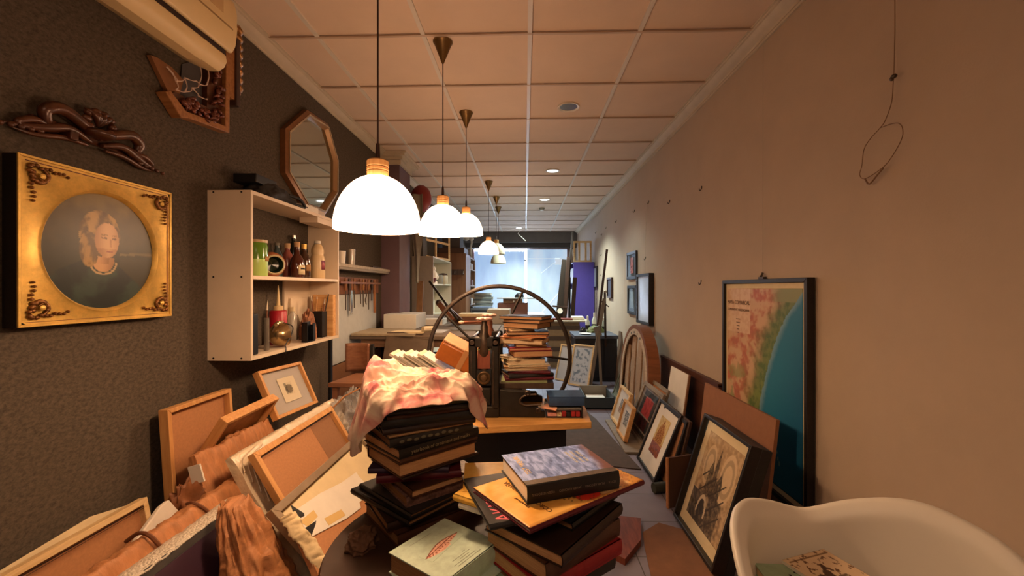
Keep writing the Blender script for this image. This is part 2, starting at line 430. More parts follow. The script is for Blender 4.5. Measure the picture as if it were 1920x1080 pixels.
GLOWR = window_glow('daylit_paper_pale', '#a4c2e4', '#b8d6f0', '#d2dfee', .85)
DAY = emit('bright_daylight', '#cfe4ff', 80)
fr = MB()
for x0, x1 in ((-1.36, -1.32), (1.09, 1.13)): fr.box(x0, x1, YF+.02, YF+.08, .25, 2.25)
fr.box(-1.36, 1.13, YF+.02, YF+.08, 2.22, 2.25).box(-1.36, 1.13, YF+.02, YF+.08, .25, .29)
w1 = struct(fr, 'window_1', mat('pale_window_frame', '#c8a8a8', .6), smooth=0)
MB().box(-1.31, -.002, YF+.04, YF+.05, 2.172, 2.218).build('window_pane', DAY, w1, smooth=0)
MB().box(.002, .053, YF+.04, YF+.05, .29, 2.218).build('window_pane', DAY, w1, smooth=0)
MB().box(-1.31, .0, YF+.03, YF+.034, .29, 2.17).build('paper_screen', GLOWL, w1)
MB().box(.055, 1.09, YF+.03, YF+.034, .29, 2.215).build('paper_screen', GLOWR, w1)
st_ = MB().bar((.1, YF+.022, 1.98), (.9, YF+.022, 1.98), .012, .004, (0, 1, 0)).bar((.45, YF+.022, .6), (1.05, YF+.022, 1.3), .02, .004, (0, 1, 0)).bar((.42, YF+.022, 1.6), (.8, YF+.022, 1.9), .012, .004, (0, 1, 0)).box(.78, .95, YF+.02, YF+.025, 1.82, 2.0)
st_.build('outside_shape', emit('daylit_shape', '#c8d4e0', .8), w1)
solo(MB().ball((.02, YF-.0, 1.93), (.028, .02, .028)), 'door_knob', BLACKPL, 'small dark round knob on the bright strip between the window papers', 'knob')

# ------------------------------------------------------------------ lamps
WARM = (1.0, .64, .38)
OPAL_ON = None
def shade_on():
    m, nt, b = base('lit_opal_shade')
    b.inputs['Base Color'].default_value = (.8, .76, .66, 1)
    b.inputs['Emission Color'].default_value = (1, .60, .36, 1); b.inputs['Emission Strength'].default_value = 14.5
    b.inputs['Roughness'].default_value = .35
    return m
OPAL_ON = shade_on()
OPAL_OFF = mat('opal_shade', '#cfc6a8', .4)
CAPM = wood('beech_cap', '#c08a50', '#d8a468', 'z', 8)
CORD = mat('brown_cord', '#3c2218', .6)
BULB = emit('bulb_glow', (1, .8, .5), 60)
def pendant(label, x, y, zb, on, cap_z=None):
    """zb = rim height; dome .27 across and .176 tall, cap above, cord up to a cone on the ceiling"""
    t = thing('pendant_lamp', label, 'pendant lamp', (x, y, ZC), 'dome pendant lamps in a row')
    T = Matrix.Translation((x, y, 0)); ro = .135; h = .172
    pr = []
    for i in range(15):
        a = i/14*math.pi/2*.93; pr.append((ro*math.cos(a)**.92 if i else ro, zb+h*math.sin(a)/math.sin(math.pi/2*.93)))
    pr_in = [(max(r-.004, .01), z-.003) for r, z in reversed(pr)]; pr_in[-1] = (ro-.004, zb)
    MB().lathe(pr+pr_in, 40, T, False, False).build('lamp_shade', OPAL_ON if on else OPAL_OFF, t, smooth=60)
    zc = zb+h
    MB().lathe([(.03, zc-.006), (.033, zc), (.034, zc+.012), (.031, zc+.014), (.034, zc+.017), (.034, zc+.025), (.031, zc+.027), (.034, zc+.03), (.034, zc+.046), (.03, zc+.05), (.008, zc+.052)], 28, T).build('lamp_cap', CAPM, t)
    MB().lathe([(.008, zc+.05), (.006, zc+.1), (.004, zc+.105)], 12, T).build('cord_grip', CORD, t)
    MB().cyl((x, y, zc+.1), (x, y, ZC-.11), .0028).build('cord', CORD, t)
    MB().lathe([(.006, ZC-.125), (.05, ZC-.012), (.056, ZC-.006), (.056, ZC)], 32, T).build('ceiling_cone', BRASS, t)
    MB().lathe([(.012, zb+.15), (.014, zb+.12), (.03, zb+.085), (.032, zb+.07), (.022, zb+.05), (.002, zb+.045)], 16, T).build('bulb', BULB if on else OPAL_OFF, t)
    if on:
        l = bpy.data.lights.new('pendant_glow', 'POINT'); l.energy = on; l.color = WARM; l.shadow_soft_size = .05
        o = bpy.data.objects.new('pendant_glow', l); C.objects.link(o); o.location = (x, y, zb+.01)
LX = -.47
pendant('lit white dome pendant nearest the camera, hanging over the pink cloth', LX, 1.36, 1.406, 17)
pendant('lit white dome pendant with beige skirt, second from the camera', LX+.002, 2.44, 1.523, 14)
pendant('lit white dome pendant half behind the second one', LX, 3.43, 1.645, 13)
pendant('small lit dome pendant in front of the far window', -.478, 5.66, 1.67, 6)
pendant('unlit dome pendant seen just behind the small lit one', -.437, 6.6, 1.74, 0)
pendant('unlit grey dome pendant hanging lowest against the far window', -.46, 7.45, 1.645, 0)
# area light added behind the viewer as fill, no fixture seen there
l = bpy.data.lights.new('rear_fill_light', 'AREA'); l.energy = 20; l.color = (1, .68, .46); l.size = 1.2
o = bpy.data.objects.new('rear_fill_light', l); C.objects.link(o); o.location = (.1, -1.1, 2.5)

def downlight(label, px, py, on, r=.085, glow=9):
    p = PZ(px, py, ZC); T = Matrix.Translation((p.x, p.y, 0))
    t = thing('recessed_downlight', label, 'downlight', (p.x, p.y, ZC), 'round downlights in the ceiling')
    MB().lathe([(r, ZC+.001), (r, ZC-.008), (r*.95, ZC-.01), (r*.8, ZC-.004), (r*.8, ZC+.001)], 32, T, False, False).build('trim_ring', PLASTICW, t)
    m = emit('cool_lamp_%g' % glow, '#eef6ff', glow) if on else mat('reflector', '#8c7c6c', .2, .8) if on == 0 else emit('dim_lamp', '#e8f0ff', .6)
    MB().lathe([(r*.8, ZC-.0035), (.001, ZC-.0036)], 24, T).build('lamp_face', m, t)
    if on:
        l = bpy.data.lights.new('downlight_beam', 'SPOT'); l.energy = on; l.color = (.82, 1, .97); l.spot_size = R(128); l.spot_blend = .7; l.shadow_soft_size = .06
        o = bpy.data.objects.new('downlight_beam', l); C.objects.link(o); o.location = (p.x, p.y, ZC-.03)
downlight('unlit recessed downlight in the ceiling nearest the camera', 1066, 200, 0)
downlight('whitish recessed downlight, second from the camera', 1036, 320, 60, .085, 1.5)
downlight('brightly lit recessed downlight beside the smoke detector', 1021, 374, 330)
downlight('lit recessed downlight near the far window', 973, 427, 420)
p = PZ(1016, 390, ZC)
t = thing('smoke_detector', 'small round smoke detector on the ceiling beyond the lit downlight', 'smoke detector', (p.x, p.y, ZC))
MB().lathe([(.05, ZC), (.05, ZC-.015), (.04, ZC-.03), (.001, ZC-.032)], 20, Matrix.Translation((p.x, p.y, 0))).build('housing', mat('detector_grey', '#8a8a80', .5), t)
MB().lathe([(.03, ZC-.031), (.026, ZC-.045), (.001, ZC-.046)], 16, Matrix.Translation((p.x, p.y, 0))).build('sensor_cap', PLASTICW, t)
a = PZ(973, 427, ZC)
solo(MB().tube([(a.x+.05, a.y+.2, ZC-.01), (a.x-.03, a.y+.22, ZC-.11), (a.x+.1, a.y+.28, ZC-.22), (a.x+.15, a.y+.3, ZC-.27)], .006, 6), 'loose_cable', PLASTICW, 'white loose cable dangling from the ceiling before the far window', 'cable')
# camera
cd = bpy.data.cameras.new('camera'); cd.sensor_width = 36; cd.lens = 36*FPX/1920; cd.clip_start = .02; cd.clip_end = 60
co = bpy.data.objects.new('camera', cd); C.objects.link(co); co.location = (0, 0, EYE); co.rotation_euler = (R(90), 0, YAW)
sc = bpy.context.scene; sc.camera = co
w = bpy.data.worlds.new('world'); sc.world = w; w.use_nodes = True
w.node_tree.nodes['Background'].inputs[0].default_value = (.55, .7, 1, 1); w.node_tree.nodes['Background'].inputs[1].default_value = .3
vs_ = sc.view_settings; vs_.view_transform = 'Standard'; vs_.look = 'None'; vs_.gamma = 1; vs_.exposure = 0; vs_.use_curve_mapping = False
sc.cycles.max_bounces = 8; sc.cycles.diffuse_bounces = 4; sc.cycles.transparent_max_bounces = 12
sc.cycles.caustics_reflective = False; sc.cycles.caustics_refractive = False; sc.cycles.sample_clamp_indirect = 4
# ------------------------------------------------------------------ left wall: air conditioner, carvings, gilt picture, mirror
# air conditioner: rounded shell with a dark outlet slot and a swinging flap
t = thing('air_conditioner', 'cream split air conditioner mounted high on the left wall under the ceiling', 'air conditioner', (XL, 1.4, 2.3))
def yz(prof, y0, y1, mb=None):  # profile (distance from left wall, z) run along the wall
    M = Matrix(((1, 0, 0, XL), (0, 0, 1, 0), (0, 1, 0, 0), (0, 0, 0, 1)))
    return (mb or MB()).prism(prof, y0, y1, M)
up = [(0, 2.53), (.14, 2.53), (.185, 2.515), (.212, 2.48), (.224, 2.43), (.224, 2.35), (.216, 2.29), (.2, 2.262), (.185, 2.262), (.17, 2.30), (.12, 2.31), (0, 2.31)]
lo = [(0, 2.315), (.12, 2.305), (.155, 2.27), (.192, 2.236), (.196, 2.21), (.185, 2.185), (.16, 2.168), (.12, 2.17), (.05, 2.20), (0, 2.225)]
yz(up, .9, 1.872).build('front_shell', CREAMPL, t, bevel=.006)
yz(lo, .9, 1.845).build('lower_shell', CREAMPL, t, bevel=.005)
yz([(.12, 2.315), (.186, 2.268), (.19, 2.24), (.15, 2.27)], .92, 1.846).build('outlet_slot', mat('slot_dark', '#2a1612', .6), t, smooth=0)
yz([(.10, 2.171), (.157, 2.1655), (.185, 2.183), (.197, 2.21), (.193, 2.236), (.190, 2.236), (.193, 2.21), (.182, 2.186), (.156, 2.1685), (.1, 2.174)], .92, 1.74).build('air_flap', CREAMPL, t)
yz([(.2245, 2.345), (.2255, 2.345), (.2255, 2.352), (.2245, 2.352)], .9, 1.84).build('panel_seam', mat('seam', '#9a7c50', .6), t)
yz([(.2245, 2.385), (.226, 2.385), (.226, 2.46), (.2245, 2.46)], .9, 1.78).build('inlet_panel', mat('inlet_tan', '#cdab7a', .5), t)

def carve(mb, pts, r0, seed=0, n=7):
    """a scrolled leaf: fat tapering tube with a ridge"""
    return mb.tube(pts, lambda q: max(.0015, r0*(math.sin(math.pi*min(1, .12+q*.88))**.6)), n)
WL = frm((XL, 0, 0), (0, 1, 0), (0, 0, 1))  # left wall frame: x = along room, y = up, z = out of the wall
# crest carving over the gilt picture
t = thing('carved_crest', 'dark carved wooden scroll crest on the wall above the gilt picture', 'carving', (XL+.02, 1.42, 1.74))
cx, cz = 1.43, 1.745
def wp(y, z, x=.03): return (XL+x, y, z)
def curve(pts, n=8):
    out = []; P = [Vector(p) for p in pts]; P = [P[0]*2-P[1]]+P+[P[-1]*2-P[-2]]
    for i in range(1, len(P)-2):
        for k in range(n):
            s = k/n; a, b, c, d = P[i-1], P[i], P[i+1], P[i+2]
            out.append(.5*((2*b)+(c-a)*s+(2*a-5*b+4*c-d)*s*s+(3*b-a-3*c+d)*s**3))
    out.append(P[-2]); return out
for sg in (-1, 1):
    mb = MB()
    f = lambda dy, dz, x=.03: wp(cx+sg*dy, cz+dz, x)
    carve(mb, curve([f(.0, -.01, .035), f(.06, .02, .04), f(.12, .04, .04), f(.16, .02, .035), f(.15, -.012, .03), f(.125, -.005, .03)]), .02)
    carve(mb, curve([f(.02, -.03, .03), f(.09, -.012, .035), f(.15, -.03, .03), f(.2, -.045, .025), f(.27, -.055, .02)]), .014)
    carve(mb, curve([f(.15, -.02), f(.19, -.02, .03), f(.225, -.04, .025), f(.21, -.055, .025)]), .011)
    carve(mb, curve([f(.03, -.045), f(.1, -.045, .03), f(.18, -.062, .025), f(.24, -.06, .02)]), .009)
    for k in range(5): mb.ball(f(.17+.025*k, -.048-.003*k, .03), (.008, .012-.001*k, .008), 8)
    mb.build('scroll_leaf', CARVED, t, smooth=70)
mb = MB()
for a in range(10):
    q = a/10*2*math.pi; mb.ball(wp(cx+.005+.045*math.cos(q), cz+.042+.036*math.sin(q), .038), (.014, .017, .012), 8)
for a in (-50, -20, 15, 50):
    carve(mb, curve([wp(cx, cz+.03, .035), wp(cx+.03*math.sin(R(a)), cz+.06, .05), wp(cx+.06*math.sin(R(a)), cz+.075, .035)]), .01)
mb.ball(wp(cx-.005, cz-.0, .045), (.045, .05, .016), 10)
MB().box(XL+.004, XL+.05, cx-.10, cx-.075, cz-.048, cz-.02).build('ribbon_end', CARVED, t, bevel=.003)
mb.build('rosette', CARVED, t, smooth=70)
yz([(.002, cz-.03), (.014, cz-.03), (.014, cz+.0), (.002, cz+.0)], cx-.18, cx+.18).build('back_strip', CARVED, t)

# gilt picture with a round opening
gy, gz, gw, gh = 1.4545, 1.105, .535, .505
t = thing('gilt_picture', 'gold leaf square frame with a round painting of a cloaked woman', 'framed painting', M=frm((XL, gy, gz), (0, 1, 0), (0, 0, 1)))
n = 96; ro_, cxx, czz = .2, -.006, .242
vs = []; fs = []
sq = []
for i in range(n):
    a = 2*math.pi*i/n; c, s = math.cos(a), math.sin(a)
    k = min((gw/2-.006-(cxx if c > 0 else -cxx))/abs(c) if abs(c) > 1e-6 else 9, (((gh-.006)-czz) if s > 0 else (czz-.006))/abs(s) if abs(s) > 1e-6 else 9)
    sq.append((cxx+k*c, czz+k*s))
for i in range(n):
    a = 2*math.pi*i/n; c, s = math.cos(a), math.sin(a)
    vs += [(*sq[i], .046), (cxx+(ro_+.012)*c, czz+(ro_+.012)*s, .046), (cxx+(ro_+.006)*c, czz+(ro_+.006)*s, .051), (cxx+ro_*c, czz+ro_*s, .046), (cxx+(ro_-.004)*c, czz+(ro_-.004)*s, .036)]
for i in range(n):
    j = (i+1) % n
    for k in range(4): fs.append((i*5+k, j*5+k, j*5+k+1, i*5+k+1))
MB().add(vs, fs).build('gold_panel', GOLD, t, world=False, smooth=40)
bars(MB(), gw, gh, .008, .044, .05).build('outer_moulding', GOLD, t, world=False, bevel=.0015)
g2 = MB().box(gw/2-.021, gw/2-.0175, .02, gh-.02, .046, .0468).box(gw/2-.0145, gw/2-.0125, .02, gh-.02, .046, .047).box(-gw/2+.02, gw/2-.02, gh-.0175, gh-.015, .046, .0468).box(-gw/2+.02, gw/2-.02, .013, .0145, .046, .0466)
g2.build('red_line', REDLINE, t, world=False, smooth=0)
bars(MB(), gw-.002, gh-.002, .03, 0, .044).box(-gw/2+.02, gw/2-.02, .02, gh-.02, 0, .02).build('dark_rear', BLACKF, t, world=False)
for sx in (-1, 1):
    for sy in (-1, 1):
        mb = MB(); ox, oy = sx*(gw/2-.062), gh/2+sy*(gh/2-.062)
        q = lambda a, b, z=.052: (ox+sx*a, oy+sy*b, z)
        for k in range(9):
            mb.ball(q(.03-.0125*k, .034-.0012*k+.003*math.sin(k*2.1)), (.0075-.0004*k, .0075-.0003*k, .006), 8); mb.ball(q(.034-.0012*k+.003*math.sin(k*1.7), .03-.0125*k), (.0075-.0003*k, .0075-.0004*k, .006), 8)
        for k in range(7):
            a = k/6*math.pi*1.2-.3; mb.ball(q(.008-.02*math.cos(a), .008-.02*math.sin(a)), (.008, .008, .006), 8)
        carve(mb, curve([q(.03, .0), q(.01, -.014), q(-.006, -.004), q(.002, .012)]), .006, n=6); carve(mb, curve([q(.0, .03), q(-.014, .01), q(-.004, -.008), q(.012, .0)]), .006, n=6)
        mb.build('corner_ornament', GOLDD, t, world=False, smooth=70)
        MB().ball(q(.006, .006, .058), (.009, .009, .005), 10).build('boss', GOLD, t, world=False)
def portrait(u, v):  # a plain half-length figure turned aside: dark ground, fair hair, green cloak
    x, y = (u-.5)*2, (v-.5)*2
    n = fbm(x*4, y*4, 3)*.5; c = mixc(hx('#2a2a1c'), hx('#57482a'), sm(-.3, .8, y+.3*n))
    c = mixc(c, hx('#8a7442'), .75*sm(.5, .95, y-.15*abs(x)+.25*n))
    if abs(y+.06-.08*x) < .02 and x > .3: c = mixc(c, hx('#7a6a44'), .6)
    if y < -.1 and x > .3: c = mixc(c, hx('#3a3220'), .6)
    e = lambda cx_, cy, rx, ry: ((x-cx_)/rx)**2+((y-cy)/ry)**2
    sh = -.12-.55*max(0, -(x+.2))**1.3-.9*max(0, x-.1)**1.2+.03*n
    if y < sh: c = mixc(hx('#131c18'), hx('#2b3a30'), sm(-.25, .45, n+.35*math.sin(x*7-y*5)))
    if y < -.1 and e(.0, -.16, .2, .2) < 1: c = mixc(hx('#c89a68'), hx('#9a6e44'), sm(-.05, .2, x))
    if abs(e(.0, -.18, .24, .22)-1) < .14 and y < -.18: c = hx('#b89a6c')
    if -.22 < y < .1 and abs(x-.0-.15*y) < .13: c = mixc(hx('#c49462'), hx('#8e6238'), sm(-.08, .12, x))
    if e(-.05, .3, .36+.05*n, .4+.05*n) < 1: c = mixc(hx('#5e4522'), hx('#b08c50'), sm(-.3, .45, fbm(x*8, y*4, 7)+.35*math.sin(13*x+7*y)))
    if x < -.1 and e(-.24, .02, .17+.04*n, .3) < 1: c = mixc(hx('#5e4522'), hx('#a58046'), sm(-.3, .45, fbm(x*9, y*4, 5)+.3*math.sin(16*x+5*y)))
    if e(.07, .2, .22, .31) < 1: c = mixc(hx('#d2a676'), hx('#a4744a'), sm(.02, .3, abs(x-.1)+.1*(y < .05)))
    for q, w_ in ((.02, .05), (.2, .04)):
        if abs(y-.235) < .014 and abs(x-q) < w_: c = hx('#6a482c')
        if abs(y-.29) < .01 and abs(x-q) < w_*1.2: c = hx('#96703f')
    if abs(x-.135-.05*(.2-y)) < .014 and .08 < y < .22: c = hx('#b58558')
    if abs(y+.0) < .013 and abs(x-.12) < .055: c = hx('#9a5c48')
    return c
mb = MB(); kr, ka = 60, 120
for j in range(kr+1):
    for i in range(ka):
        a = 2*math.pi*i/ka; r = j/kr; x, y = r*math.cos(a), r*math.sin(a)
        mb.v.append((cxx+x*(ro_-.002), czz+y*(ro_-.002), .0365)); mb.c.append(portrait(.5+x/2, .5+y/2))
for j in range(kr):
    for i in range(ka):
        i2 = (i+1) % ka; mb.f.append((j*ka+i, (j+1)*ka+i, (j+1)*ka+i2, j*ka+i2))
mb.build('round_painting', painted('oil_paint', .35, .4), t, world=False)

# broken piece of carved frame hanging by the air conditioner
t = thing('broken_frame', 'broken corner of an ornate carved frame with torn shreds, under the air conditioner', 'frame', (XL, 1.95, 2.1))
def wall_poly(pts, x0, x1, mb=None):
    M = Matrix(((0, 0, 1, XL), (1, 0, 0, 0), (0, 1, 0, 0), (0, 0, 0, 1)))
    return (mb or MB()).prism(pts, x0, x1, M)
P2 = lambda px, py, X=-1.46: (PX(px, py, X).y, PX(px, py, X).z)
rim = [P2(427, 250), P2(352, 222), P2(336, 221), P2(306, 172), P2(316, 170), P2(345, 208), P2(419, 236), P2(421, 60), P2(428, 60)]
wall_poly(rim, .004, .05).build('outer_rim', OAK, t, bevel=.003)
wall_poly([P2(419, 238), P2(345, 209), P2(322, 176), P2(334, 172), P2(352, 183), P2(392, 200), P2(394, 60), P2(421, 60)], .004, .03).build('carved_ground', CARVED, t)
mb = MB()
def blobline(a, b, k, r, seed):
    g = random.Random(seed)
    for i in range(k):
        q = (i+.5)/k; y = a[0]+(b[0]-a[0])*q; z = a[1]+(b[1]-a[1])*q
        for _ in range(3):
            dy, dz = g.uniform(-r, r), g.uniform(-r, r)
            if g.random() < .5: mb.ball((XL+.04+g.uniform(0, .012), y+dy, z+dz), (.012, g.uniform(.008, .017), g.uniform(.008, .017)), 8)
            else:
                aa = g.uniform(0, 6.28); carve(mb, curve([(XL+.034, y+dy, z+dz), (XL+.055, y+dy+.02*math.cos(aa), z+dz+.02*math.sin(aa)), (XL+.04, y+dy+.03*math.cos(aa+.8), z+dz+.03*math.sin(aa+.8))], 5), .008, n=6)
blobline(P2(406, 225), P2(406, 70), 13, .017, 3); blobline(P2(398, 222), P2(338, 186), 9, .017, 5)
mb.build('carved_leaves', mat('bronzed_carving', '#6a3420', .25, .3, var=.35, vscale=30, spec=.8), t, smooth=70)
wall_poly([P2(326, 178), P2(291, 103), P2(304, 108), P2(330, 126), P2(352, 150), P2(345, 176)], .004, .022).build('snapped_board', CARD, t)
wall_poly([P2(352, 178), P2(356, 120), P2(393, 110), P2(393, 198)], .003, .006).build('slate_panel', mat('dusty_slate', '#4a4648', .7), t)
g = random.Random(4); mb = MB()
knots = [(312, 125), (330, 152), (346, 146), (368, 152), (373, 158), (375, 122), (360, 165), (347, 172), (330, 168), (388, 158), (372, 180), (388, 186), (325, 140), (388, 122)]
for a, b in [(0, 12), (12, 1), (1, 2), (2, 3), (3, 4), (4, 5), (4, 6), (6, 7), (7, 8), (8, 1), (4, 9), (9, 13), (6, 10), (10, 11), (2, 7), (0, 1)]:
    pa, pb = Vector(PX(*knots[a], -1.455)), Vector(PX(*knots[b], -1.455)); m_ = (pa+pb)/2+Vector((.01, 0, -.006))
    mb.tube(curve([pa, m_, pb], 4), lambda q: .0016+.002*abs(q-.5)*2, 5)
mb.build('torn_shreds', mat('torn_canvas', '#c8b0a0', .8), t)
# turned spiral moulding and the plain frame sides beside it
t = thing('frame_samples', 'dark frame moulding and gilded rope-twist moulding in the corner by the air conditioner', 'moulding', (XL, 2.15, 2.3))
def wallbox(px0, py0, px1, py1, x0, x1, X=-1.45): 
    a, b = P2(px0, py0, X), P2(px1, py1, X); return MB().box(XL+x0, XL+x1, min(a[0], b[0]), max(a[0], b[0]), min(a[1], b[1]), max(a[1], b[1]))
wallbox(430, 80, 441, 188, .003, .05).build('flat_moulding', OAK, t, bevel=.003)
wallbox(440, 70, 447, 202, .003, .06).build('dark_moulding', DARKWOOD, t, bevel=.003)
a0, a1 = P2(449, 62, -1.44), P2(466, 186, -1.44)
yc, wy = (a0[0]+a1[0])/2, (a1[0]-a0[0])/2; zb_, zt_ = a1[1], 2.565
mb = MB(); nn = 120
def rope(u, v):
    a = math.pi*(u*1.2-.1); z = zb_+v*(zt_-zb_); tw = math.sin((z*2*math.pi/.042)-a*1.3)
    r = wy*(.86+.14*tw); taper = sm(0, .05, v); r *= .6+.4*taper
    return (XL+.01+r*1.1*math.sin(a), yc+r*math.cos(a), z)
MB().grid(20, 260, rope).build('rope_twist', mat('gilt_rope', '#8a5c28', .3, .5, var=.25, vscale=40), t, smooth=80)

# octagonal mirror
t = thing('octagon_mirror', 'octagonal wall mirror with a stepped wood and silver frame above the shelf box', 'mirror', M=frm((XL, 2.95, 2.09), (0, 1, 0), (0, 0, 1)))
oc = [P2(579, 206, -1.455), P2(618, 233, -1.455), P2(636.5, 301, -1.455), P2(636, 364, -1.455), P2(611, 404, -1.455), P2(578, 392, -1.455), P2(538, 324, -1.455), P2(538, 241, -1.455)]
oc = [(y-2.95, z-2.09) for y, z in oc]; cy = sum(p[0] for p in oc)/8; cz_ = sum(p[1] for p in oc)/8
def ring(k0, k1, z0a, z1a, z0b, z1b):
    mb = MB(); v = []
    for k, zz in ((k0, z0a), (k0, z0b), (k1, z1b), (k1, z1a)):
        v += [(cy+(y-cy)*k, cz_+(z-cz_)*k, zz) for y, z in oc]
    f = []
    for r in range(4):
        for i in range(8): f.append((r*8+i, r*8+(i+1) % 8, ((r+1) % 4)*8+(i+1) % 8, ((r+1) % 4)*8+i))
    return mb.add(v, f)
ring(1.0, .93, .002, .002, .036, .044).build('outer_moulding', mat('mirror_frame_wood', '#7c5230', .35, .25, var=.2, vscale=20), t, world=False)
ring(.93, .9, .002, .002, .05, .05).build('silver_bead', mat('silver_bead', '#cbb79a', .25, .7), t, world=False)
ring(.9, .85, .002, .002, .046, .02).build('inner_slope', mat('mirror_slope', '#a07c54', .35, .3), t, world=False)
MB().prism([(cy+(y-cy)*.85, cz_+(z-cz_)*.85) for y, z in reversed(oc)], .015, .019).build('mirror_glass', MIRROR, t, world=False, smooth=0)
# ------------------------------------------------------------------ wall shelf box and what stands in it
SX0, SX1, SY0, SY1, SZ0, SZ1 = XL, -1.29, 1.985, 2.945, .876, 1.683
t = thing('shelf_box', 'open pale melamine shelf box screwed to the dark felt wall', 'shelf', (XL, 2.46, SZ0))
th = .018
sp = MB().box(SX0, SX1, SY0, SY0+th, SZ0, SZ1).build('side_panel', MELA, t, bevel=.001)
MB().box(SX0, SX1, SY1-th, SY1, SZ0, SZ1).build('side_panel', MELA, t, bevel=.001)
for z in (SZ0, 1.262, SZ1-th): MB().box(SX0, SX1, SY0+th, SY1-th, z, z+th).build('shelf_board', MELA, t, bevel=.001)
MB().box(SX0+.09, SX1-.004, SY1-.3, SY1-th, SZ1-th-.035, SZ1-th).build('brace', MELA, t, bevel=.001)
MB().box(SX0, SX0+.012, SY1-.33, SY1-th, SZ0+th, 1.262).build('back_panel', MELA, t)
for zz in (SZ0+.012, SZ1-.01, 1.272):
    for xx in (.03, .165): MB().cyl((SX0+xx, SY0-.0015, zz), (SX0+xx, SY0+.002, zz), .0045, 10).build('screw_head', BLACKM, sp)
TOP, MID, LOW = SZ1+.0005, 1.2805, SZ0+th+.0005
def sh(px, py, X): return PX(px, py, X)
# --- on top
g = random.Random(2)
def rumple(name, m, label, cat, c, rx, ry, hz, seed, rough=.3, n=40, rot=0, freq=3, flat=.0, **k):
    """a soft crumpled heap standing on its base"""
    mb = MB(); sd = seed*13.7
    def fn(u, v):
        a = u*2*math.pi; q = v*math.pi/2
        x, y, z = math.cos(a)*math.cos(q), math.sin(a)*math.cos(q), math.sin(q)
        d = 1+rough*(noise.ridged_multi_fractal(Vector((x*freq/2+sd, y*freq/2, z*freq/2)), 1, 2.1, 4, .8, 2)-1.1)*.6
        X, Y, Z = x*rx*d, y*ry*d, max(0, z*hz*(d if v > .12 else 1))
        cr, sr = math.cos(rot), math.sin(rot)
        return (c[0]+X*cr-Y*sr, c[1]+X*sr+Y*cr, c[2]+Z)
    mb.grid(n*2, n//1, fn)
    mb.f.append(tuple(range(n*2-1, -1, -1)))
    return solo(mb, name, m, label, cat, smooth=80, **k)
BCL = mat('black_cloth', '#1a1513', .7, bump=.2, bscale=40)
mb = MB()
t = thing('folded_bag', 'black cloth bag folded on a black box on top of the shelf', 'bag', (-1.4, 2.28, TOP))
def bag(u, v):
    a = u*2*math.pi; q = v*math.pi/2; k = 1+.16*fbm(math.cos(a)*2+4, math.sin(a)*2, v*3)
    x = math.copysign(abs(math.cos(a))**.7, math.cos(a))*math.cos(q)**.6; y = math.copysign(abs(math.sin(a))**.7, math.sin(a))*math.cos(q)**.6
    yy = 2.33+.19*y*k; hgt = (.1-.06*sm(2.3, 2.5, yy))
    return (-1.395+.085*x*k, yy, TOP+.002+hgt*math.sin(q)*(1+.12*math.sin(9*x+14*y)*math.cos(q)))
MB().grid(64, 22, bag).build('cloth_body', BCL, t, smooth=80)
MB().box(-1.47, -1.35, 2.12, 2.3, TOP+.07, TOP+.115).build('stiff_flap', BLACKPL, t, bevel=.004)
MB().tube(curve([(-1.33, 2.38, TOP+.06), (-1.305, 2.45, TOP+.05), (-1.3, 2.5, TOP+.012), (-1.33, 2.44, TOP+.02)]), .009, 8).build('strap', BLACKPL, t)
solo(MB().box(-1.4, -1.3, 2.22, 2.42, TOP, TOP+.0015), 'paper_sheet', CREAM, 'buff paper sticking out under the black bag on the shelf', 'paper')
t = thing('small_box', 'small white cardboard box lying on top of the shelf', 'box', (-1.37, 2.67, TOP))
MB().box(-1.44, -1.315, 2.52, 2.70, TOP, TOP+.042).build('carton', PAPER, t, bevel=.002)
MB().box(-1.43, -1.32, 2.7, 2.80, TOP, TOP+.035).build('carton_end', mat('grey_card', '#bdb0a0', .7), t, bevel=.002)
MB().box(-1.3149, -1.3143, 2.54, 2.565, TOP+.02, TOP+.026).build('printed_mark', INK, t)
# --- middle shelf: jars and bottles
def bottle(name, label, c, prof, m, extras=(), group=None, cat='bottle', n=24):
    t = thing(name, label, cat, c, group); T = Matrix.Translation(c)
    MB().lathe(prof, n, T).build('body', m, t, smooth=50)
    for nm, pr, mm in extras: MB().lathe(pr, n, T).build(nm, mm, t, smooth=50)
    return t
z = MID
def col_glass(name, c, rough=.12): return mat(name, c, rough, spec=.8)
t = bottle('glass_jar', 'tall glass jar of pale green paint standing left on the middle shelf', (-1.36, 2.135, z), [(.05, 0), (.053, .004), (.053, .085)], mat('pale_green_paint', '#b4d070', .3),
       [('dark_fill', [(.053, .085), (.053, .15), (.05, .158), (.048, .168)], mat('dark_green_glass', '#5e8228', .15)), ('lid', [(.051, .168), (.051, .182), (.02, .184)], mat('jar_lid', '#b89a6a', .4))])
MB().add([(-1.3065, 2.125+.03*i/6, MID+.075+zz) for zz in (0, .025) for i in range(7)], [(i, i+1, i+8, i+7) for i in range(6)]).build('small_label', mat('tan_label', '#a87a40', .7), t, sol=.001)
rumple('crumpled_bag', KRAFT, 'crumpled brown paper bag behind the green jar on the shelf', 'paper bag', (-1.455, 2.17, z), .035, .075, .235, 5, .4)
t = thing('lying_pot', 'round glazed pot lying on its side, green mouth outward, on the shelf', 'pot', (-1.37, 2.32, z))
Mx = Matrix.Translation((-1.40, 2.235, z+.071)) @ Matrix.Rotation(R(70), 4, 'Y') @ Matrix.Rotation(R(0), 4, 'X')
Mx = Matrix.Translation((-1.42, 2.35, z+.0705)) @ Vector((.75, -.55, -.05)).to_track_quat('Z', 'Y').to_matrix().to_4x4()
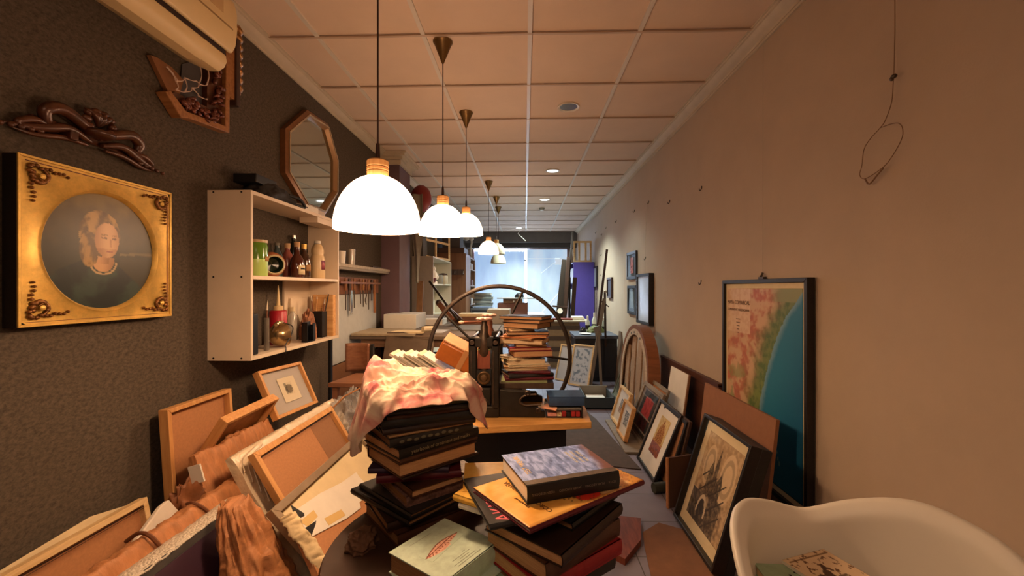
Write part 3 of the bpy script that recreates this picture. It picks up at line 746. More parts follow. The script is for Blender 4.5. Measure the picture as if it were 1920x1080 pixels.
MB().lathe([(.002, -.04), (.05, -.03), (.068, .0), (.07, .025), (.064, .05), (.055, .062)], 30, Mx, True, False).build('body', mat('copper_glaze', '#b06a42', .25, var=.3, vscale=12, spec=.7), t)
MB().lathe([(.055, .062), (.05, .067), (.045, .064)], 30, Mx, False, False).build('rim', mat('cream_glaze', '#c8b890', .3), t)
MB().lathe([(.045, .064), (.035, .03), (.002, .02)], 30, Mx, False, False).build('mouth', mat('green_glaze', '#1c2a18', .2), t)
t = bottle('glass_bottle', 'small blue grey bottle at the back between pot and pink bottle', (-1.46, 2.49, z), [(.028, 0), (.03, .005), (.03, .13), (.012, .17), (.012, .19)], col_glass('blue_bottle', '#3a4a4c'), [('cap', [(.014, .19), (.014, .205), (.004, .206)], INKG)])
t = bottle('pink_bottle', 'pink decanter bottle with a pale cork stopper on the middle shelf', (-1.452, 2.585, z), [(.03, 0), (.034, .006), (.036, .10), (.03, .14), (.014, .165), (.014, .182)], col_glass('pink_glass', '#8a4a40', .15), [('cork', [(.017, .182), (.018, .212), (.004, .213)], mat('cork', '#c09a70', .8))])
t = bottle('dark_bottle', 'dark green tall bottle standing at the back of the shelf', (-1.472, 2.69, z), [(.022, 0), (.024, .01), (.024, .2), (.012, .235), (.012, .255)], col_glass('black_green_glass', '#16201a'), [('cap', [(.014, .255), (.014, .275), (.003, .276)], CHROME)])
def label_patch(c, r, z0, z1, a0, a1, m, par, nm='label'):
    MB().grid(10, 1, lambda u, v: (c[0]+r*math.cos(a0+(a1-a0)*u), c[1]+r*math.sin(a0+(a1-a0)*u), c[2]+z0+(z1-z0)*v)).build(nm, m, par, sol=.0008, offset=1)
c = (-1.365, 2.535, z)
t = bottle('brown_bottle', 'brown liqueur bottle with cork and cream label on the shelf', c, [(.036, 0), (.04, .006), (.042, .07), (.036, .11), (.015, .145), (.014, .185)], col_glass('brown_glass', '#4a2012'), [('cork', [(.016, .185), (.017, .215), (.003, .216)], mat('cork', '#c09a70', .8))])
label_patch(c, .0425, .02, .075, -.9, .5, CREAM, t); label_patch(c, .0432, .05, .06, -.6, .2, INK, t, 'label_print')
c = (-1.39, 2.665, z)
t = bottle('amber_bottle', 'amber bottle with gold cap and small label beside the white bottle', c, [(.036, 0), (.038, .006), (.038, .11), (.028, .145), (.013, .165), (.013, .185)], col_glass('amber_glass', '#3e2414'), [('cap', [(.016, .185), (.016, .215), (.003, .216)], GOLD)])
label_patch(c, .0388, .045, .085, -.8, .3, mat('worn_label', '#9c7448', .8), t)
c = (-1.37, 2.80, z)
t = bottle('plastic_bottle', 'cream plastic bottle with pinched neck standing right on the middle shelf', c, [(.042, 0), (.046, .008), (.046, .13), (.04, .15), (.036, .158), (.04, .175), (.038, .2), (.024, .225), (.018, .23)], mat('cream_bottle', '#d8bc8e', .35), [('cap', [(.02, .232), (.02, .25), (.004, .251)], PLASTICW), ('cap_ring', [(.0205, .226), (.0205, .232)], INK)])
label_patch(c, .0468, .06, .12, -.6, .15, mat('red_blue_label', '#a04848', .6, col2='#4a3c68', vscale=14), t)
# --- lower shelf
z = LOW
t = thing('black_case', 'black upright case standing at the left end of the lower shelf', 'case', (-1.38, 2.06, z))
MB().box(-1.46, -1.31, 2.01, 2.075, z, z+.2).build('case_body', BLACKPL, t, bevel=.004); MB().box(-1.44, -1.33, 2.077, 2.09, z, z+.17).build('case_flap', BLACKM, t, bevel=.003)
t = thing('paper_roll', 'small beige paper wad wedged above the black case under the shelf', 'paper', (-1.4, 2.05, z+.2))
MB().box(-1.44, -1.36, 2.01, 2.10, z+.201, z+.30).build('wad', CREAM, t, bevel=.01); MB().box(-1.359, -1.355, 2.02, 2.09, z+.22, z+.235).build('fold', CARD, t)
t = thing('paint_brush', 'single pointed brush standing in a glass tube on the lower shelf', 'brush', (-1.34, 2.19, z))
MB().lathe([(.012, 0), (.013, .003), (.013, .17), (.011, .17), (.011, .006)], 16, Matrix.Translation((-1.34, 2.19, z))).build('glass_tube', mat('tube_glass', '#6a6258', .15, spec=.8), t)
MB().tube([(-1.34, 2.19, z+.01), (-1.339, 2.192, z+.21)], .004).build('handle', BROWNWOOD, t); MB().tube([(-1.339, 2.192, z+.21), (-1.338, 2.195, z+.26)], .006, 8, r2=.0005).build('bristles', mat('pale_bristle', '#d8c8b0', .6), t)
c = (-1.43, 2.45, z)
t = bottle('glue_bottle', 'red bottle with a long cream nozzle on the lower shelf', c, [(.044, 0), (.046, .006), (.046, .19), (.04, .196)], mat('red_plastic', '#a81828', .4), [('cap', [(.026, .196), (.026, .222), (.012, .224)], CREAMPL), ('nozzle', [(.011, .224), (.003, .34)], CREAMPL)])
t = thing('spot_lamp', 'chrome dome lamp head with its cable lying on the lower shelf', 'lamp', (-1.34, 2.24, z))
Mx = Matrix.Translation((-1.345, 2.335, z+.068)) @ Vector((.5, .75, .1)).to_track_quat('Z', 'Y').to_matrix().to_4x4()
MB().lathe([(.004, -.066), (.03, -.06), (.052, -.042), (.064, -.012), (.066, .02), (.062, .02), (.06, -.01)], 32, Mx, True, False).build('reflector_dome', mat('old_nickel', '#b89c70', .22, .9), t)
MB().tube(curve([(-1.36, 2.27, z+.09), (-1.34, 2.28, z+.13), (-1.34, 2.33, z+.135)]), .012, 10).build('neck', mat('old_nickel', '#b89c70', .22, .9), t)
MB().tube(curve([(-1.33, 2.33, z+.135), (-1.29, 2.35, z+.11), (-1.285, 2.32, z+.06), (-1.29, 2.28, z+.02), (-1.283, 2.27, z+.004), (-1.281, 2.265, z-.03)]), .003, 6).build('cable', BLACKPL, t)
c = (-1.462, 2.66, z)
t = bottle('dropper_bottle', 'small clear bottle with cap behind the brown paper bundle', c, [(.026, 0), (.028, .005), (.028, .15), (.012, .17), (.012, .18)], mat('dusty_glass', '#b0a898', .2), [('cap', [(.015, .18), (.015, .205), (.004, .206)], CREAM)])
rumple('paper_bundle', mat('brown_bundle', '#8a5a3c', .75, var=.2, vscale=12, bump=.4, bscale=20), 'bundle wrapped in wrinkled brown paper on the lower shelf', 'bundle', (-1.385, 2.705, z), .05, .07, .2, 9, .35, freq=4)
t = thing('black_holder', 'open black box holder leaning at the front of the lower shelf', 'holder', (-1.31, 2.56, z))
for a in [(-1.33, -1.295, 2.52, 2.524, 0, .12), (-1.33, -1.295, 2.616, 2.62, 0, .1), (-1.33, -1.326, 2.52, 2.62, 0, .12), (-1.33, -1.295, 2.52, 2.62, 0, .004), (-1.299, -1.295, 2.59, 2.62, 0, .11)]:
    MB().box(a[0], a[1], a[2], a[3], z+a[4], z+a[5]).build('plate', BLACKPL, t)
t = thing('brush_pot', 'square black pot of brushes at the right of the lower shelf', 'pot', (-1.38, 2.80, z))
pt = MB()
for a in [(-1.43, -1.33, 2.78, 2.785), (-1.43, -1.33, 2.845, 2.85), (-1.43, -1.425, 2.785, 2.845), (-1.335, -1.33, 2.785, 2.845)]: pt.box(*a, z, z+.17)
pt.box(-1.43, -1.33, 2.78, 2.85, z, z+.005).build('pot', BLACKPL, t)
for k, (dx, dy, tx, ty, L, mm) in enumerate([(0, 0, -.02, -.03, .26, BROWNWOOD), (.02, .01, .03, .04, .27, DARKWOOD), (.0, .03, .0, .06, .25, OAK), (.03, -.02, .02, .01, .24, BROWNWOOD), (-.02, .02, -.01, .05, .27, PINE)]):
    a = Vector((-1.38+dx, 2.812+dy*.6, z+.01)); b = Vector((-1.38+dx+tx, 2.812+dy*.6+ty, z+L-.02)); e = b+(b-a).normalized()*.035
    bo = thing('paint_brush', ['thin brown brush leaning forward in the black pot', 'dark brush with a black tip in the black pot', 'oak handled brush at the back of the black pot', 'short brown brush at the front of the black pot', 'pale pine handled brush in the black pot'][k], 'brush', a, 'brushes in the black pot')
    MB().tube([a, b], .0045, 7).build('handle', mm, bo); MB().tube([b, b+(e-b)*.4, e], .0055, 7, r2=.003).build('bristles', BLACKM if k == 1 else mat('pale_bristle', '#d8c8b0', .6), bo)
solo(MB().box(-1.482, -1.47, 2.66, 2.86, z, z+.26), 'thin_board', MELA, 'thin beige board leaning at the back of the lower shelf', 'board')
solo(MB().box(-1.44, -1.3, 2.875, 2.915, z, z+.28), 'wood_block', PINE, 'upright pine block at the right end of the lower shelf', 'block', bevel=.002)

# ------------------------------------------------------------------ narrow wall shelf, tool rack and white panel beyond the box
t = thing('narrow_shelf', 'narrow dusty wall shelf beyond the shelf box, above the hanging tools', 'shelf', (XL, 3.75, 1.41))
MB().box(XL, -1.4, 3.2, 4.42, 1.385, 1.41).build('board', mat('dusty_white_wood', '#a89c88', .7, var=.15), t, bevel=.002)
MB().box(XL, -1.405, 3.22, 4.4, 1.365, 1.385).build('front_lip', mat('dusty_white_wood2', '#8e8474', .7), t)
c = PX(640, 489, -1.44); bottle('white_cup', 'white beaker at the near end of the narrow wall shelf', (-1.44, c.y, 1.4105), [(.028, 0), (.034, .1), (.031, .1), (.026, .004)], PLASTICW, cat='cup')
c = PX(659, 487, -1.44); bottle('drinking_glass', 'tall shiny glass on the narrow wall shelf', (-1.44, c.y, 1.4105), [(.028, 0), (.03, .13), (.027, .13), (.025, .006)], mat('shiny_glass', '#b8b0a0', .12, spec=1), cat='glass')
solo(MB().box(XL+.002, -1.43, 4.0, 4.3, 1.4105, 1.425), 'dark_tray', DARKWOOD, 'flat dark piece lying at the far end of the narrow wall shelf', 'tray')
t = thing('tool_rack', 'brown wooden tool rack board on the wall under the narrow shelf', 'rack', (XL, 3.8, 1.25))
MB().box(XL, XL+.02, 3.3, 4.3, 1.17, 1.31).build('back_board', BROWNWOOD, t); MB().box(XL+.02, XL+.06, 3.32, 4.25, 1.255, 1.272).build('ledge', BROWNWOOD, t)
solo(MB().box(XL+.002, XL+.014, 3.27, 4.25, .62, 1.165), 'grey_sheet', mat('bluish_white_panel', '#c4c8c6', .7, var=.04), 'pale grey board fixed to the wall below the tool rack', 'panel')
solo(MB().box(XL+.002, XL+.012, 3.27, 4.4, .02, .61), 'hardboard_sheet', MDFD, 'brown hardboard panel low on the wall behind the wooden chair', 'panel')
solo(MB().box(XL, XL+.02, 3.235, 3.265, 0, .9), 'black_edge_strip', BLACKM, 'thin black strip on the wall where the felt ends', 'strip')
tools = [(648, .16, 'chisel', '#8a5a34'), (655, .17, 'file', '#3a2a20'), (659, .2, 'broad', '#7a4a2a'), (664, .15, 'file', '#8a5a34'), (676, .12, 'chisel', '#7a4a2a'), (681, .15, 'chisel', '#9a6a3c'), (686, .13, 'hook', '#6a3c24'), (691, .18, 'file', '#8a5a34'), (697, .1, 'broad', '#2c1c16'), (702, .22, 'handle', '#9a6236')]
names_ = ['thin chisel hanging first in the tool rack', 'long dark file hanging second in the tool rack', 'wide bright bladed scraper in the tool rack', 'brown handled file beside the bright scraper', 'short chisel in the middle of the tool rack', 'pale handled chisel right of the middle of the rack', 'bent hook tool hanging in the tool rack', 'long thin file toward the far end of the rack', 'dark broad blade near the far end of the rack', 'long wooden handle hanging last in the tool rack']
for (px, L, kind, colr), nm in zip(tools, names_):
    p = PX(px, 530, -1.455); y = p.y
    t = thing('hand_tool', nm, 'tool', (-1.455, y, 1.3), 'tools in the wall rack')
    hm = mat('handle_'+colr[1:], colr, .5, var=.15)
    MB().lathe([(.008, 0), (.013, .03), (.011, .08), (.008, .1)], 12, Matrix.Translation((-1.455, y, 1.2))).build('handle', hm, t)
    zb = 1.2-L; tm = mat('tool_steel', '#6a6058', .35, .8)
    if kind == 'broad': MB().box(-1.458, -1.452, y-.018, y+.018, zb, 1.2).build('blade', CHROME if px == 659 else tm, t)
    elif kind == 'hook': MB().tube(curve([(-1.455, y, 1.2), (-1.455, y+.015, 1.15), (-1.455, y-.015, 1.11), (-1.455, y+.01, 1.07)]), .005, 7).build('blade', tm, t)
    elif kind == 'handle': MB().tube([(-1.455, y, 1.2), (-1.455, y+.01, zb)], .013, 10).build('grip', hm, t)
    else: MB().tube([(-1.455, y, 1.2), (-1.455, y+.004, zb)], .006, 7, r2=.004).build('blade', tm, t)
# ------------------------------------------------------------------ right wall: map, leaning pictures, boards
def map_print(u, v):
    n = fbm(u*9+3, v*14, 1); n2 = fbm(u*22, v*30, 5)
    pts = [(0, .50), (.1, .485), (.25, .475), (.36, .50), (.5, .56), (.62, .63), (.75, .72), (.86, .82), (.93, .93), (1, 1.02)]
    for (v0, x0), (v1, x1) in zip(pts, pts[1:]):
        if v0 <= v <= v1: cx_ = x0+(x1-x0)*(v-v0)/(v1-v0)
    cx_ += .012*n2
    if u > cx_:
        d = (u-cx_); c = mixc(hx('#6f93a0'), hx('#24708c'), sm(0, .07, d)); c = mixc(c, hx('#15587a'), sm(.05, .5, d))
        for qx, qy in ((.66, .32), (.68, .29), (.665, .27), (.72, .17), (.735, .14), (.75, .12)):
            if (u-qx)**2+(v-qy)**2 < .00012: c = hx('#7a9a98')
        return c
    c = mixc(hx('#c9a27a'), hx('#b8694a'), sm(-.25, .45, n+.3*n2)); c = mixc(c, hx('#a8604a'), sm(.2, .55, n2+.4*n)*.6)
    green = sm(.30, .06, cx_-u-.10*n); c = mixc(c, mixc(hx('#6c7a40'), hx('#4c6a34'), sm(-.3, .3, n2)), green*.95)
    c = mixc(c, hx('#7d8a4a'), sm(.2, .5, fbm(u*7, v*9, 9))*sm(.8, .4, v)*.7); c = mixc(c, hx('#b8a880'), sm(.22, .0, v+u*.3)*.7)
    if v > .93: c = mixc(c, hx('#8a8a58'), sm(.6, .8, u))
    if u < .37 and v > .74: c = mixc(hx('#d8b894'), hx('#cfa884'), sm(-.2, .3, n2))
    return c
my0, my1, mz0, mz1 = 1.955, 2.778, .17, 1.268
mc = (my0+my1)/2
t = thing('framed_map', 'large black framed relief map of a coast with deep blue sea on the right wall', 'map', M=frm((1.295, mc, mz0), (0, -1, 0), (0, 0, 1)))
W_, H_ = my1-my0, mz1-mz0
bars(MB(), W_, H_, .022, 0, .037).build('frame_moulding', BLACKF, t, world=False, bevel=.002)
rect(-W_/2+.01, W_/2-.01, .01, H_-.01, .02, .015).build('white_margin', CREAM, t, world=False)
paint(W_-.09, H_-.10, map_print, 130, 170, -.006, .05, .0215).build('map_sheet', painted('map_ink', .5, .4), t, world=False, sol=.001)
TM = lambda x, y, z, rot=0: Matrix.Translation((x, y, z)) @ Matrix.Rotation(R(rot), 4, 'Z')
GREYBR = mat('map_lettering', '#7a604c', .8)
text('MAPA COMARCAL', .032, GREYBR, TM(-.235, H_-.135, .023), t, 'map_title'); text('COMUNITAT VALENCIANA', .021, GREYBR, TM(-.235, H_-.178, .023), t, 'map_title')
dd = MB()
for k in range(5): dd.box(-.26+.004*k, -.21-.004*k, H_-.235-.02*k, H_-.23-.02*k, .0226, .0232)
dd.build('legend_marks', GREYBR, t, world=False)
solo(MB().tube([(1.288, 2.36, ZC-.06), (1.288, 2.365, mz1+.02)], .0008, 5), 'hanging_wire', mat('thin_wire', '#a89a84', .5), 'thin pale wire running down the right wall to the map', 'wire')
t = thing('map_hook', 'dark adjustable hook holding the top of the framed map', 'hook', (1.285, 2.365, mz1+.01))
MB().tube([(1.288, 2.365, mz1+.035), (1.28, 2.365, mz1+.01), (1.275, 2.365, mz1+.02)], .006, 8).build('hook_body', IRON2, t); MB().box(1.277, 1.294, 2.34, 2.39, mz1+.001, mz1+.012).build('hook_plate', IRON2, t)

# boards on the floor against the wall
solo(MB().box(1.26, 1.283, 2.83, 4.02, 0, .585).box(1.256, 1.287, 2.83, 4.02, .575, .597), 'ribbed_panel', mat('ribbed_walnut', '#5c3322', .5, col2='#3c2016', vscale=3, stretch=(1, 1, 60)), 'long ribbed brown panel standing along the foot of the right wall', 'panel')
M = lean_right(1.1, 2.395, .002, 6.5)
solo(MB().box(-.39, .39, 0, .615, 0, .016, M), 'hardboard', mat('tan_hardboard', '#8c5c3a', .7, var=.06, vscale=30), 'brown hardboard sheet leaning over the lower part of the framed map', 'board')
M = lean_right(1.13, 3.36, .002, 8)
t = thing('white_board', 'narrow white faced board leaning on the ribbed brown panel', 'board', M=M)
MB().box(-.19, .19, 0, .585, 0, .012).build('core_board', MDFD, t, world=False); MB().box(-.19, .176, 0, .585, .012, .0135).build('white_face', PAPER, t, world=False)

def sketch(u, v):  # grey pencil drawing of a church with twin arches behind
    x, y = (u-.5)*2, v
    n = fbm(u*14, v*18, 2); c = mixc(hx('#c8ab84'), hx('#a88c68'), sm(-.2, .5, n*.6+.3-abs(x)*.2))
    for q, rr in ((-.5, .42), (.55, .5)):
        d = math.hypot((x-q)*.8, (y-.66)*1.15)
        if d < rr*.62: c = mixc(c, hx('#dcc29a'), .75)
        if abs(d-rr*.42) < .035: c = mixc(c, hx('#8a765c'), .55)
    dk = 0
    def tower(cx_, w_, top, tip):
        if abs(x-cx_) < w_ and y < top: return .55+.35*fbm(u*40, v*26, cx_)
        if top <= y < tip and abs(x-cx_) < w_*(tip-y)/(tip-top): return .6+.3*fbm(u*50, v*30, cx_)
        return 0
    dk = max(tower(-.05, .09, .7, .92), tower(-.3, .13, .62, .74), tower(.27, .14, .56, .68), tower(.02, .38, .47, .60), tower(.1, .55, .36, .44))
    if y < .4: dk = max(dk, .5*sm(.9, .4, abs(x))+.35*n)
    if y < .32 and x < -.1: dk = max(dk, .65+.4*fbm(u*12+y*9, v*8, 4))
    for a in range(6):
        if abs((y-.16-.11*a)-(.35*(x+.2*a-.4))) < .012 and abs(x) < .7 and y < .6: dk = max(dk, .75)
    d = math.hypot(x+.28, (y-.14)*1.4)
    if .2 < d < .27 and y > .1: dk = 0; c = hx('#d6c2a0')
    if math.hypot(x+.1, (y-.28)*1.5) < .1: dk = .15
    return mixc(c, hx('#2c2620'), max(0, min(.95, dk*1.3)))
M = lean_right(.832, 2.066, .004, 17)
dr = picture('framed_drawing', 'large dark boxed frame with a grey church drawing leaning on the floor', 'framed drawing', M, .475, .565, .016, .05, BLACKF, CREAM, sketch, .34, .43, 0, .07, backing=MDF, fname='frame_moulding', nx=110, ny=130)

MB().box(-.2365, .2365, .001, .564, -.045, .002).build('deep_side', BLACKM, dr, world=False, bevel=.003)
def ochre_print(u, v):
    n = fbm(u*12, v*14, 6); c = mixc(hx('#d8bf86'), hx('#c8a868'), sm(-.3, .4, n))
    x = (u-.5)*2
    dome = (x/.72)**2+((v-.38)/.46)**2
    if v > .3 and dome < 1: c = mixc(hx('#a8662a'), hx('#7a4418'), sm(-.2, .3, fbm(u*26, v*30, 2)))
    if abs(x) < .1 and .75 < v < .93: c = hx('#8e5420')
    if v <= .3: c = mixc(hx('#9a4c1c'), hx('#70340f'), sm(-.3, .4, n))
    if .3 < v < .36 and abs(x) > .5: c = hx('#b88448')
    if fbm(u*30, v*34, 8) > .28 and v > .3 and dome < 1: c = hx('#d8b070')
    return c
M = lean_right(.815, 2.884, .003, 22)
picture('framed_print', 'black framed print of an ochre domed building with wide white mount, on the floor', 'framed print', M, .405, .455, .02, .022, BLACKF, PAPER, ochre_print, .175, .255, 0, .115, backing=MDFD)
for k, (dx, a, lab) in enumerate(((.035, 17, 'first thin dark frame stacked behind the ochre print'), (.075, 13, 'second thin dark frame stacked behind the ochre print'))):
    M = lean_right(.825+dx, 2.80-.02*k, .002, a); picture('stacked_frame', lab, 'frame', M, .40, .43, .02, .018, BLACKF if k == 0 else DARKWOOD, None, None, backing=MDFD, glass=False)
def red_print(u, v):
    n = fbm(u*8, v*10, 3); c = mixc(hx('#2a2c28'), hx('#3c3a34'), n+.5)
    if .2 < u < .82 and .42 < v < .88-.12*abs(u-.5): c = mixc(hx('#a83834'), hx('#8a2428'), sm(-.3, .4, n))
    if .16 < u < .86 and .12 < v < .4: c = mixc(hx('#5a1c18'), hx('#3a1614'), sm(-.2, .3, n))
    if abs(v-.41) < .014 or abs(v-.1) < .012: c = hx('#98806c')
    return c
M = lean_right(.90, 3.49, .003, 21)
picture('framed_print', 'grey wood frame with a dark red print, behind the two small pine frames', 'framed print', M, .50, .44, .032, .022, GREYWOOD, mat('taupe_card', '#7e6e60', .8), red_print, .33, .34, .0, .05, backing=MDFD)
M = lean_right(.965, 3.60, .003, 18)
picture('wooden_stretcher', 'pale wooden frame with brown backing leaning between the red print and the arch', 'frame', M, .62, .455, .028, .018, GREYWOOD, backing=MDF, glass=False)
def small_print(seed):
    def f(u, v):
        n = fbm(u*9+seed, v*9, seed); c = hx('#c8c4b4')
        if n > -.05: c = mixc(hx('#3a3832'), hx('#6c6658'), sm(-.1, .5, fbm(u*24, v*24, seed)))
        if seed > 5 and v < .4 and n > 0: c = hx('#9a5a44')
        return c
    return f
M = lean_right(.815, 3.805, .022, 18)
picture('framed_print', 'small pine framed print with red touched image, farther of the pine pair', 'framed print', M, .37, .315, .022, .03, PINEY, PAPER, small_print(7), .12, .12, 0, .10, backing=MDF)
M = lean_right(.795, 3.49, .022, 15)
picture('framed_print', 'small pine framed print with black woodcut, nearer of the pine pair', 'framed print', M, .285, .27, .016, .032, PINE, PAPER, small_print(2), .11, .115, 0, .085, backing=MDF)
solo(MB().box(.735, 1.2, 3.17, 3.95, 0, .018), 'grey_plank', GREYWOOD, 'grey plank base lying on the floor under the pine framed prints', 'plank', bevel=.002)
M = frm((.865, 2.435, .002), (.93, .33, 0), (.28, .12, .95))
t = thing('plywood_offcut', 'small brown plywood offcut leaning between the ochre print and church drawing', 'board', M=M)
MB().box(-.075, .1, 0, .275, 0, .012).build('sheet', mat('dark_ply', '#4e3322', .7), t, world=False); MB().box(-.085, -.075, 0, .275, -.002, .014).build('pale_edge', MDF, t, world=False)
solo(MB().tube([(.765, 2.575, .031), (.99, 2.63, .031)], .03, 12), 'foam_bar', mat('dark_green_foam', '#262a22', .8), 'dark green foam bar lying on the floor by the ochre print', 'bar')

# arched wooden frame with slats
t = thing('arched_panel', 'tall wooden arch with vertical slats leaning on the right wall', 'arch', M=lean_right(1.12, 4.19, .0, 3.5))
def arch(w, h, n=28):
    return [(w*math.cos(math.pi*i/n), h-.50+.50*math.sin(math.pi*i/n)*1.0) for i in range(n+1)]
def archring(mb, w0, h0, w1, h1, z0, z1, sy=.5):
    n = 32; A = [(w0*math.cos(math.pi*i/n), (h0-sy)+sy*math.sin(math.pi*i/n)) for i in range(n+1)]; B = [(w1*math.cos(math.pi*i/n), (h0-sy)+(h1-h0+sy)*math.sin(math.pi*i/n)) for i in range(n+1)]
    A = [(w0, 0)]+A+[(-w0, 0)]; B = [(w1, 0)]+B+[(-w1, 0)]
    for (a, b), (c, d) in zip(zip(A, A[1:]), zip(B, B[1:])): mb.prism([a, b, d, c], z0, z1)
    return mb
archring(MB(), .53, .86, .49, .82, 0, .10).build('outer_hoop', wood('cherry_wood', '#6e4226', '#865232', 'z', 4), t, world=False)
archring(MB(), .49, .82, .435, .765, .09, .101).build('face_ring', wood('pale_ash', '#b39c80', '#c6b094', 'x', 4), t, world=False)
for k in range(4):
    x = -.33+.22*k; hh = .36+.5*math.sqrt(max(0, 1-(x/.46)**2))*.78
    MB().box(x-.07, x+.07, .0, min(hh, .80), .06, .075).build('slat', wood('slat_wood', '#9c7c5e', '#b09070', 'z', 4), t, world=False)
for k in range(4):
    a = R(66+14*k); MB().cyl((.455*math.cos(a), .36+.425*math.sin(a), .10), (.455*math.cos(a), .36+.425*math.sin(a), .1025), .012, 12).build('hole', BLACKM, t, world=False)
def engraving(u, v):
    n = fbm(u*8, v*8, 5); return mixc(hx('#5a5c4c'), hx('#24261e'), sm(-.1, .4, n))
picture('small_framed_print', 'small grey green framed engraving on the floor by the tray box', 'framed print', lean_right(1.0, 4.72, .002, 20), .36, .36, .03, .02, mat('grey_green_frame', '#5c6050', .5, var=.2), mat('sage_card', '#6e7260', .8), engraving, .2, .22, 0, .07)

# pictures hanging on the right wall
def hung(name, label, y0, y1, z0, z1, bw, dep, fm, mount, img, iw, ih, iy=None, glass=True):
    return picture(name, label, 'framed picture', frm((1.298, (y0+y1)/2, z0), (0, -1, 0), (0, 0, 1)), y1-y0, z1-z0, bw, dep, fm, mount, img, iw, ih, 0, iy, glass=glass, backing=MDFD)
def pinkp(u, v):
    return hx('#c87a70') if fbm(u*6, v*6, 1) > -.25 else hx('#7a3430')
hung('hanging_picture', 'small dark framed picture with pink print, upper of the pair on the wall', 4.98, 5.42, 1.325, 1.655, .035, .025, mat('slate_frame', '#22262a', .45), mat('dark_grey_card', '#4a4c4c', .8), pinkp, .13, .19)
hung('hanging_picture', 'small dark framed picture with grey print, lower of the pair on the wall', 4.99, 5.40, .905, 1.25, .035, .022, mat('slate_frame', '#22262a', .45), mat('dark_grey_card', '#4a4c4c', .8), lambda u, v: mixc(hx('#6e7876'), hx('#98a2a0'), fbm(u*5, v*5)+.5), .15, .2)
t = hung('hanging_picture', 'black framed mirror with painted pale blue reflection hung beside the wooden arch', 4.36, 4.86, .838, 1.372, .028, .05, BLACKF, None, None, 0, 0, glass=False)
rect(-.225, .225, .025, .51, .034, .002).build('glass_pane', mat('painted_reflection', '#c4d4ec', .25, var=.04, vscale=6), t, world=False, smooth=0)  # the mirror's bright reflection is painted as an even pale blue
hung('hanging_picture', 'small thin framed picture on the far right wall near the purple bookcase', 7.65, 8.15, 1.225, 1.61, .02, .03, BLACKF, mat('pale_card', '#b0b4b0', .8), None, 0, 0)
hung('hanging_picture', 'tiny dark framed picture on the wall behind the slim easel', 6.35, 6.7, 1.07, 1.38, .03, .03, DARKWOOD, mat('dark_grey_card', '#4a4c4c', .8), None, 0, 0)
solo(MB().tube([(1.292, 4.60, 2.1), (1.275, 4.605, 1.38)], .0012, 5), 'picture_wire', mat('pale_cord', '#c8bca0', .7), 'pale cord holding the black framed mirror beside the arch', 'cord')
# hooks and wire on the wall
hooks = [(1316, 354), (1256, 379), (1217, 380), (1190, 396), (1156, 415), (1137, 427), (1118, 436), (1129, 440), (1211, 485), (1128, 478), (1127, 516), (1315, 530)]
for k, (px, py) in enumerate(hooks):
    p = PX(px, py, 1.3)
    mb = MB().tube(curve([p+Vector((0, 0, .02)), p+Vector((-.006, 0, -.005)), p+Vector((-.016, 0, -.014)), p+Vector((-.02, 0, .002))], 4), .003, 6).cyl(p+Vector((.002, 0, .012)), p+Vector((-.005, 0, .012)), .006, 8)
    solo(mb, 'wall_hook', IRON2, 'small dark metal picture hook left empty on the right wall', 'hook', 'empty picture hooks on the right wall')
wp_ = lambda px, py, X=1.285: PX(px, py, X)
t = thing('wire_loop', 'thin dangling wire with a knot and loose loop high on the right wall', 'wire', wp_(1678, 0))
a = wp_(1678, 0); a.z = ZC-.065
MB().tube([a, wp_(1678, 60), wp_(1676, 142)], .0014, 6).build('straight_wire', mat('tan_wire', '#7a5a3c', .5), t)
mb = MB().ball(wp_(1676, 143, 1.282), (.008, .012, .008), 8).ball(wp_(1672, 148, 1.28), (.007, .007, .008), 8)
mb.build('knot', IRON2, t)
MB().tube(curve([wp_(1675, 150), wp_(1672, 190), wp_(1660, 225), wp_(1650, 240), wp_(1632, 260), wp_(1620, 280), wp_(1616, 310), wp_(1612, 328), wp_(1622, 335), wp_(1650, 318), wp_(1668, 300), wp_(1690, 262), wp_(1692, 240), wp_(1684, 231), wp_(1668, 233), wp_(1650, 240)], 5), .0015, 6).build('loop', mat('tan_wire', '#7a5a3c', .5), t)
MB().tube(curve([wp_(1622, 336), wp_(1630, 345), wp_(1645, 328), wp_(1656, 315)], 5), .003, 6).build('wire_end', mat('tan_wire', '#7a5a3c', .5), t)

# floor things on the right
solo(MB().prism([(.33, 2.96), (.56, 2.95), (.78, 2.9), (.73, 3.3), (.66, 4.0), (.6, 4.27), (.3, 4.3)], 0, .008), 'floor_mat', mat('brown_floor_mat', '#4a3c34', .85, var=.15, vscale=20), 'dark brown rubber mat on the floor right of the press table', 'mat')
t = thing('tray_box', 'dark blue open tray box with white paper on the floor', 'box', (.75, 4.5, .009))
TB = mat('dark_blue_tray', '#2e3a42', .5); z0 = .0085
for nm, a in (('front_wall', (.60, .9, 4.33, 4.34, .11)), ('rear_wall', (.60, .9, 4.74, 4.75, .14)), ('side_wall', (.60, .61, 4.34, 4.74, .12)), ('side_wall', (.89, .9, 4.34, 4.74, .12))): MB().box(a[0], a[1], a[2], a[3], z0, z0+a[4]).build(nm, TB if nm != 'rear_wall' else mat('tray_grey', '#8a8880', .7), t)
MB().box(.6, .9, 4.33, 4.75, z0, z0+.006).build('base', TB, t)
solo(MB().box(.66, .85, 4.42, 4.7, z0+.007, z0+.05), 'paper_pad', PAPER, 'white paper pad lying inside the dark blue tray box', 'paper')
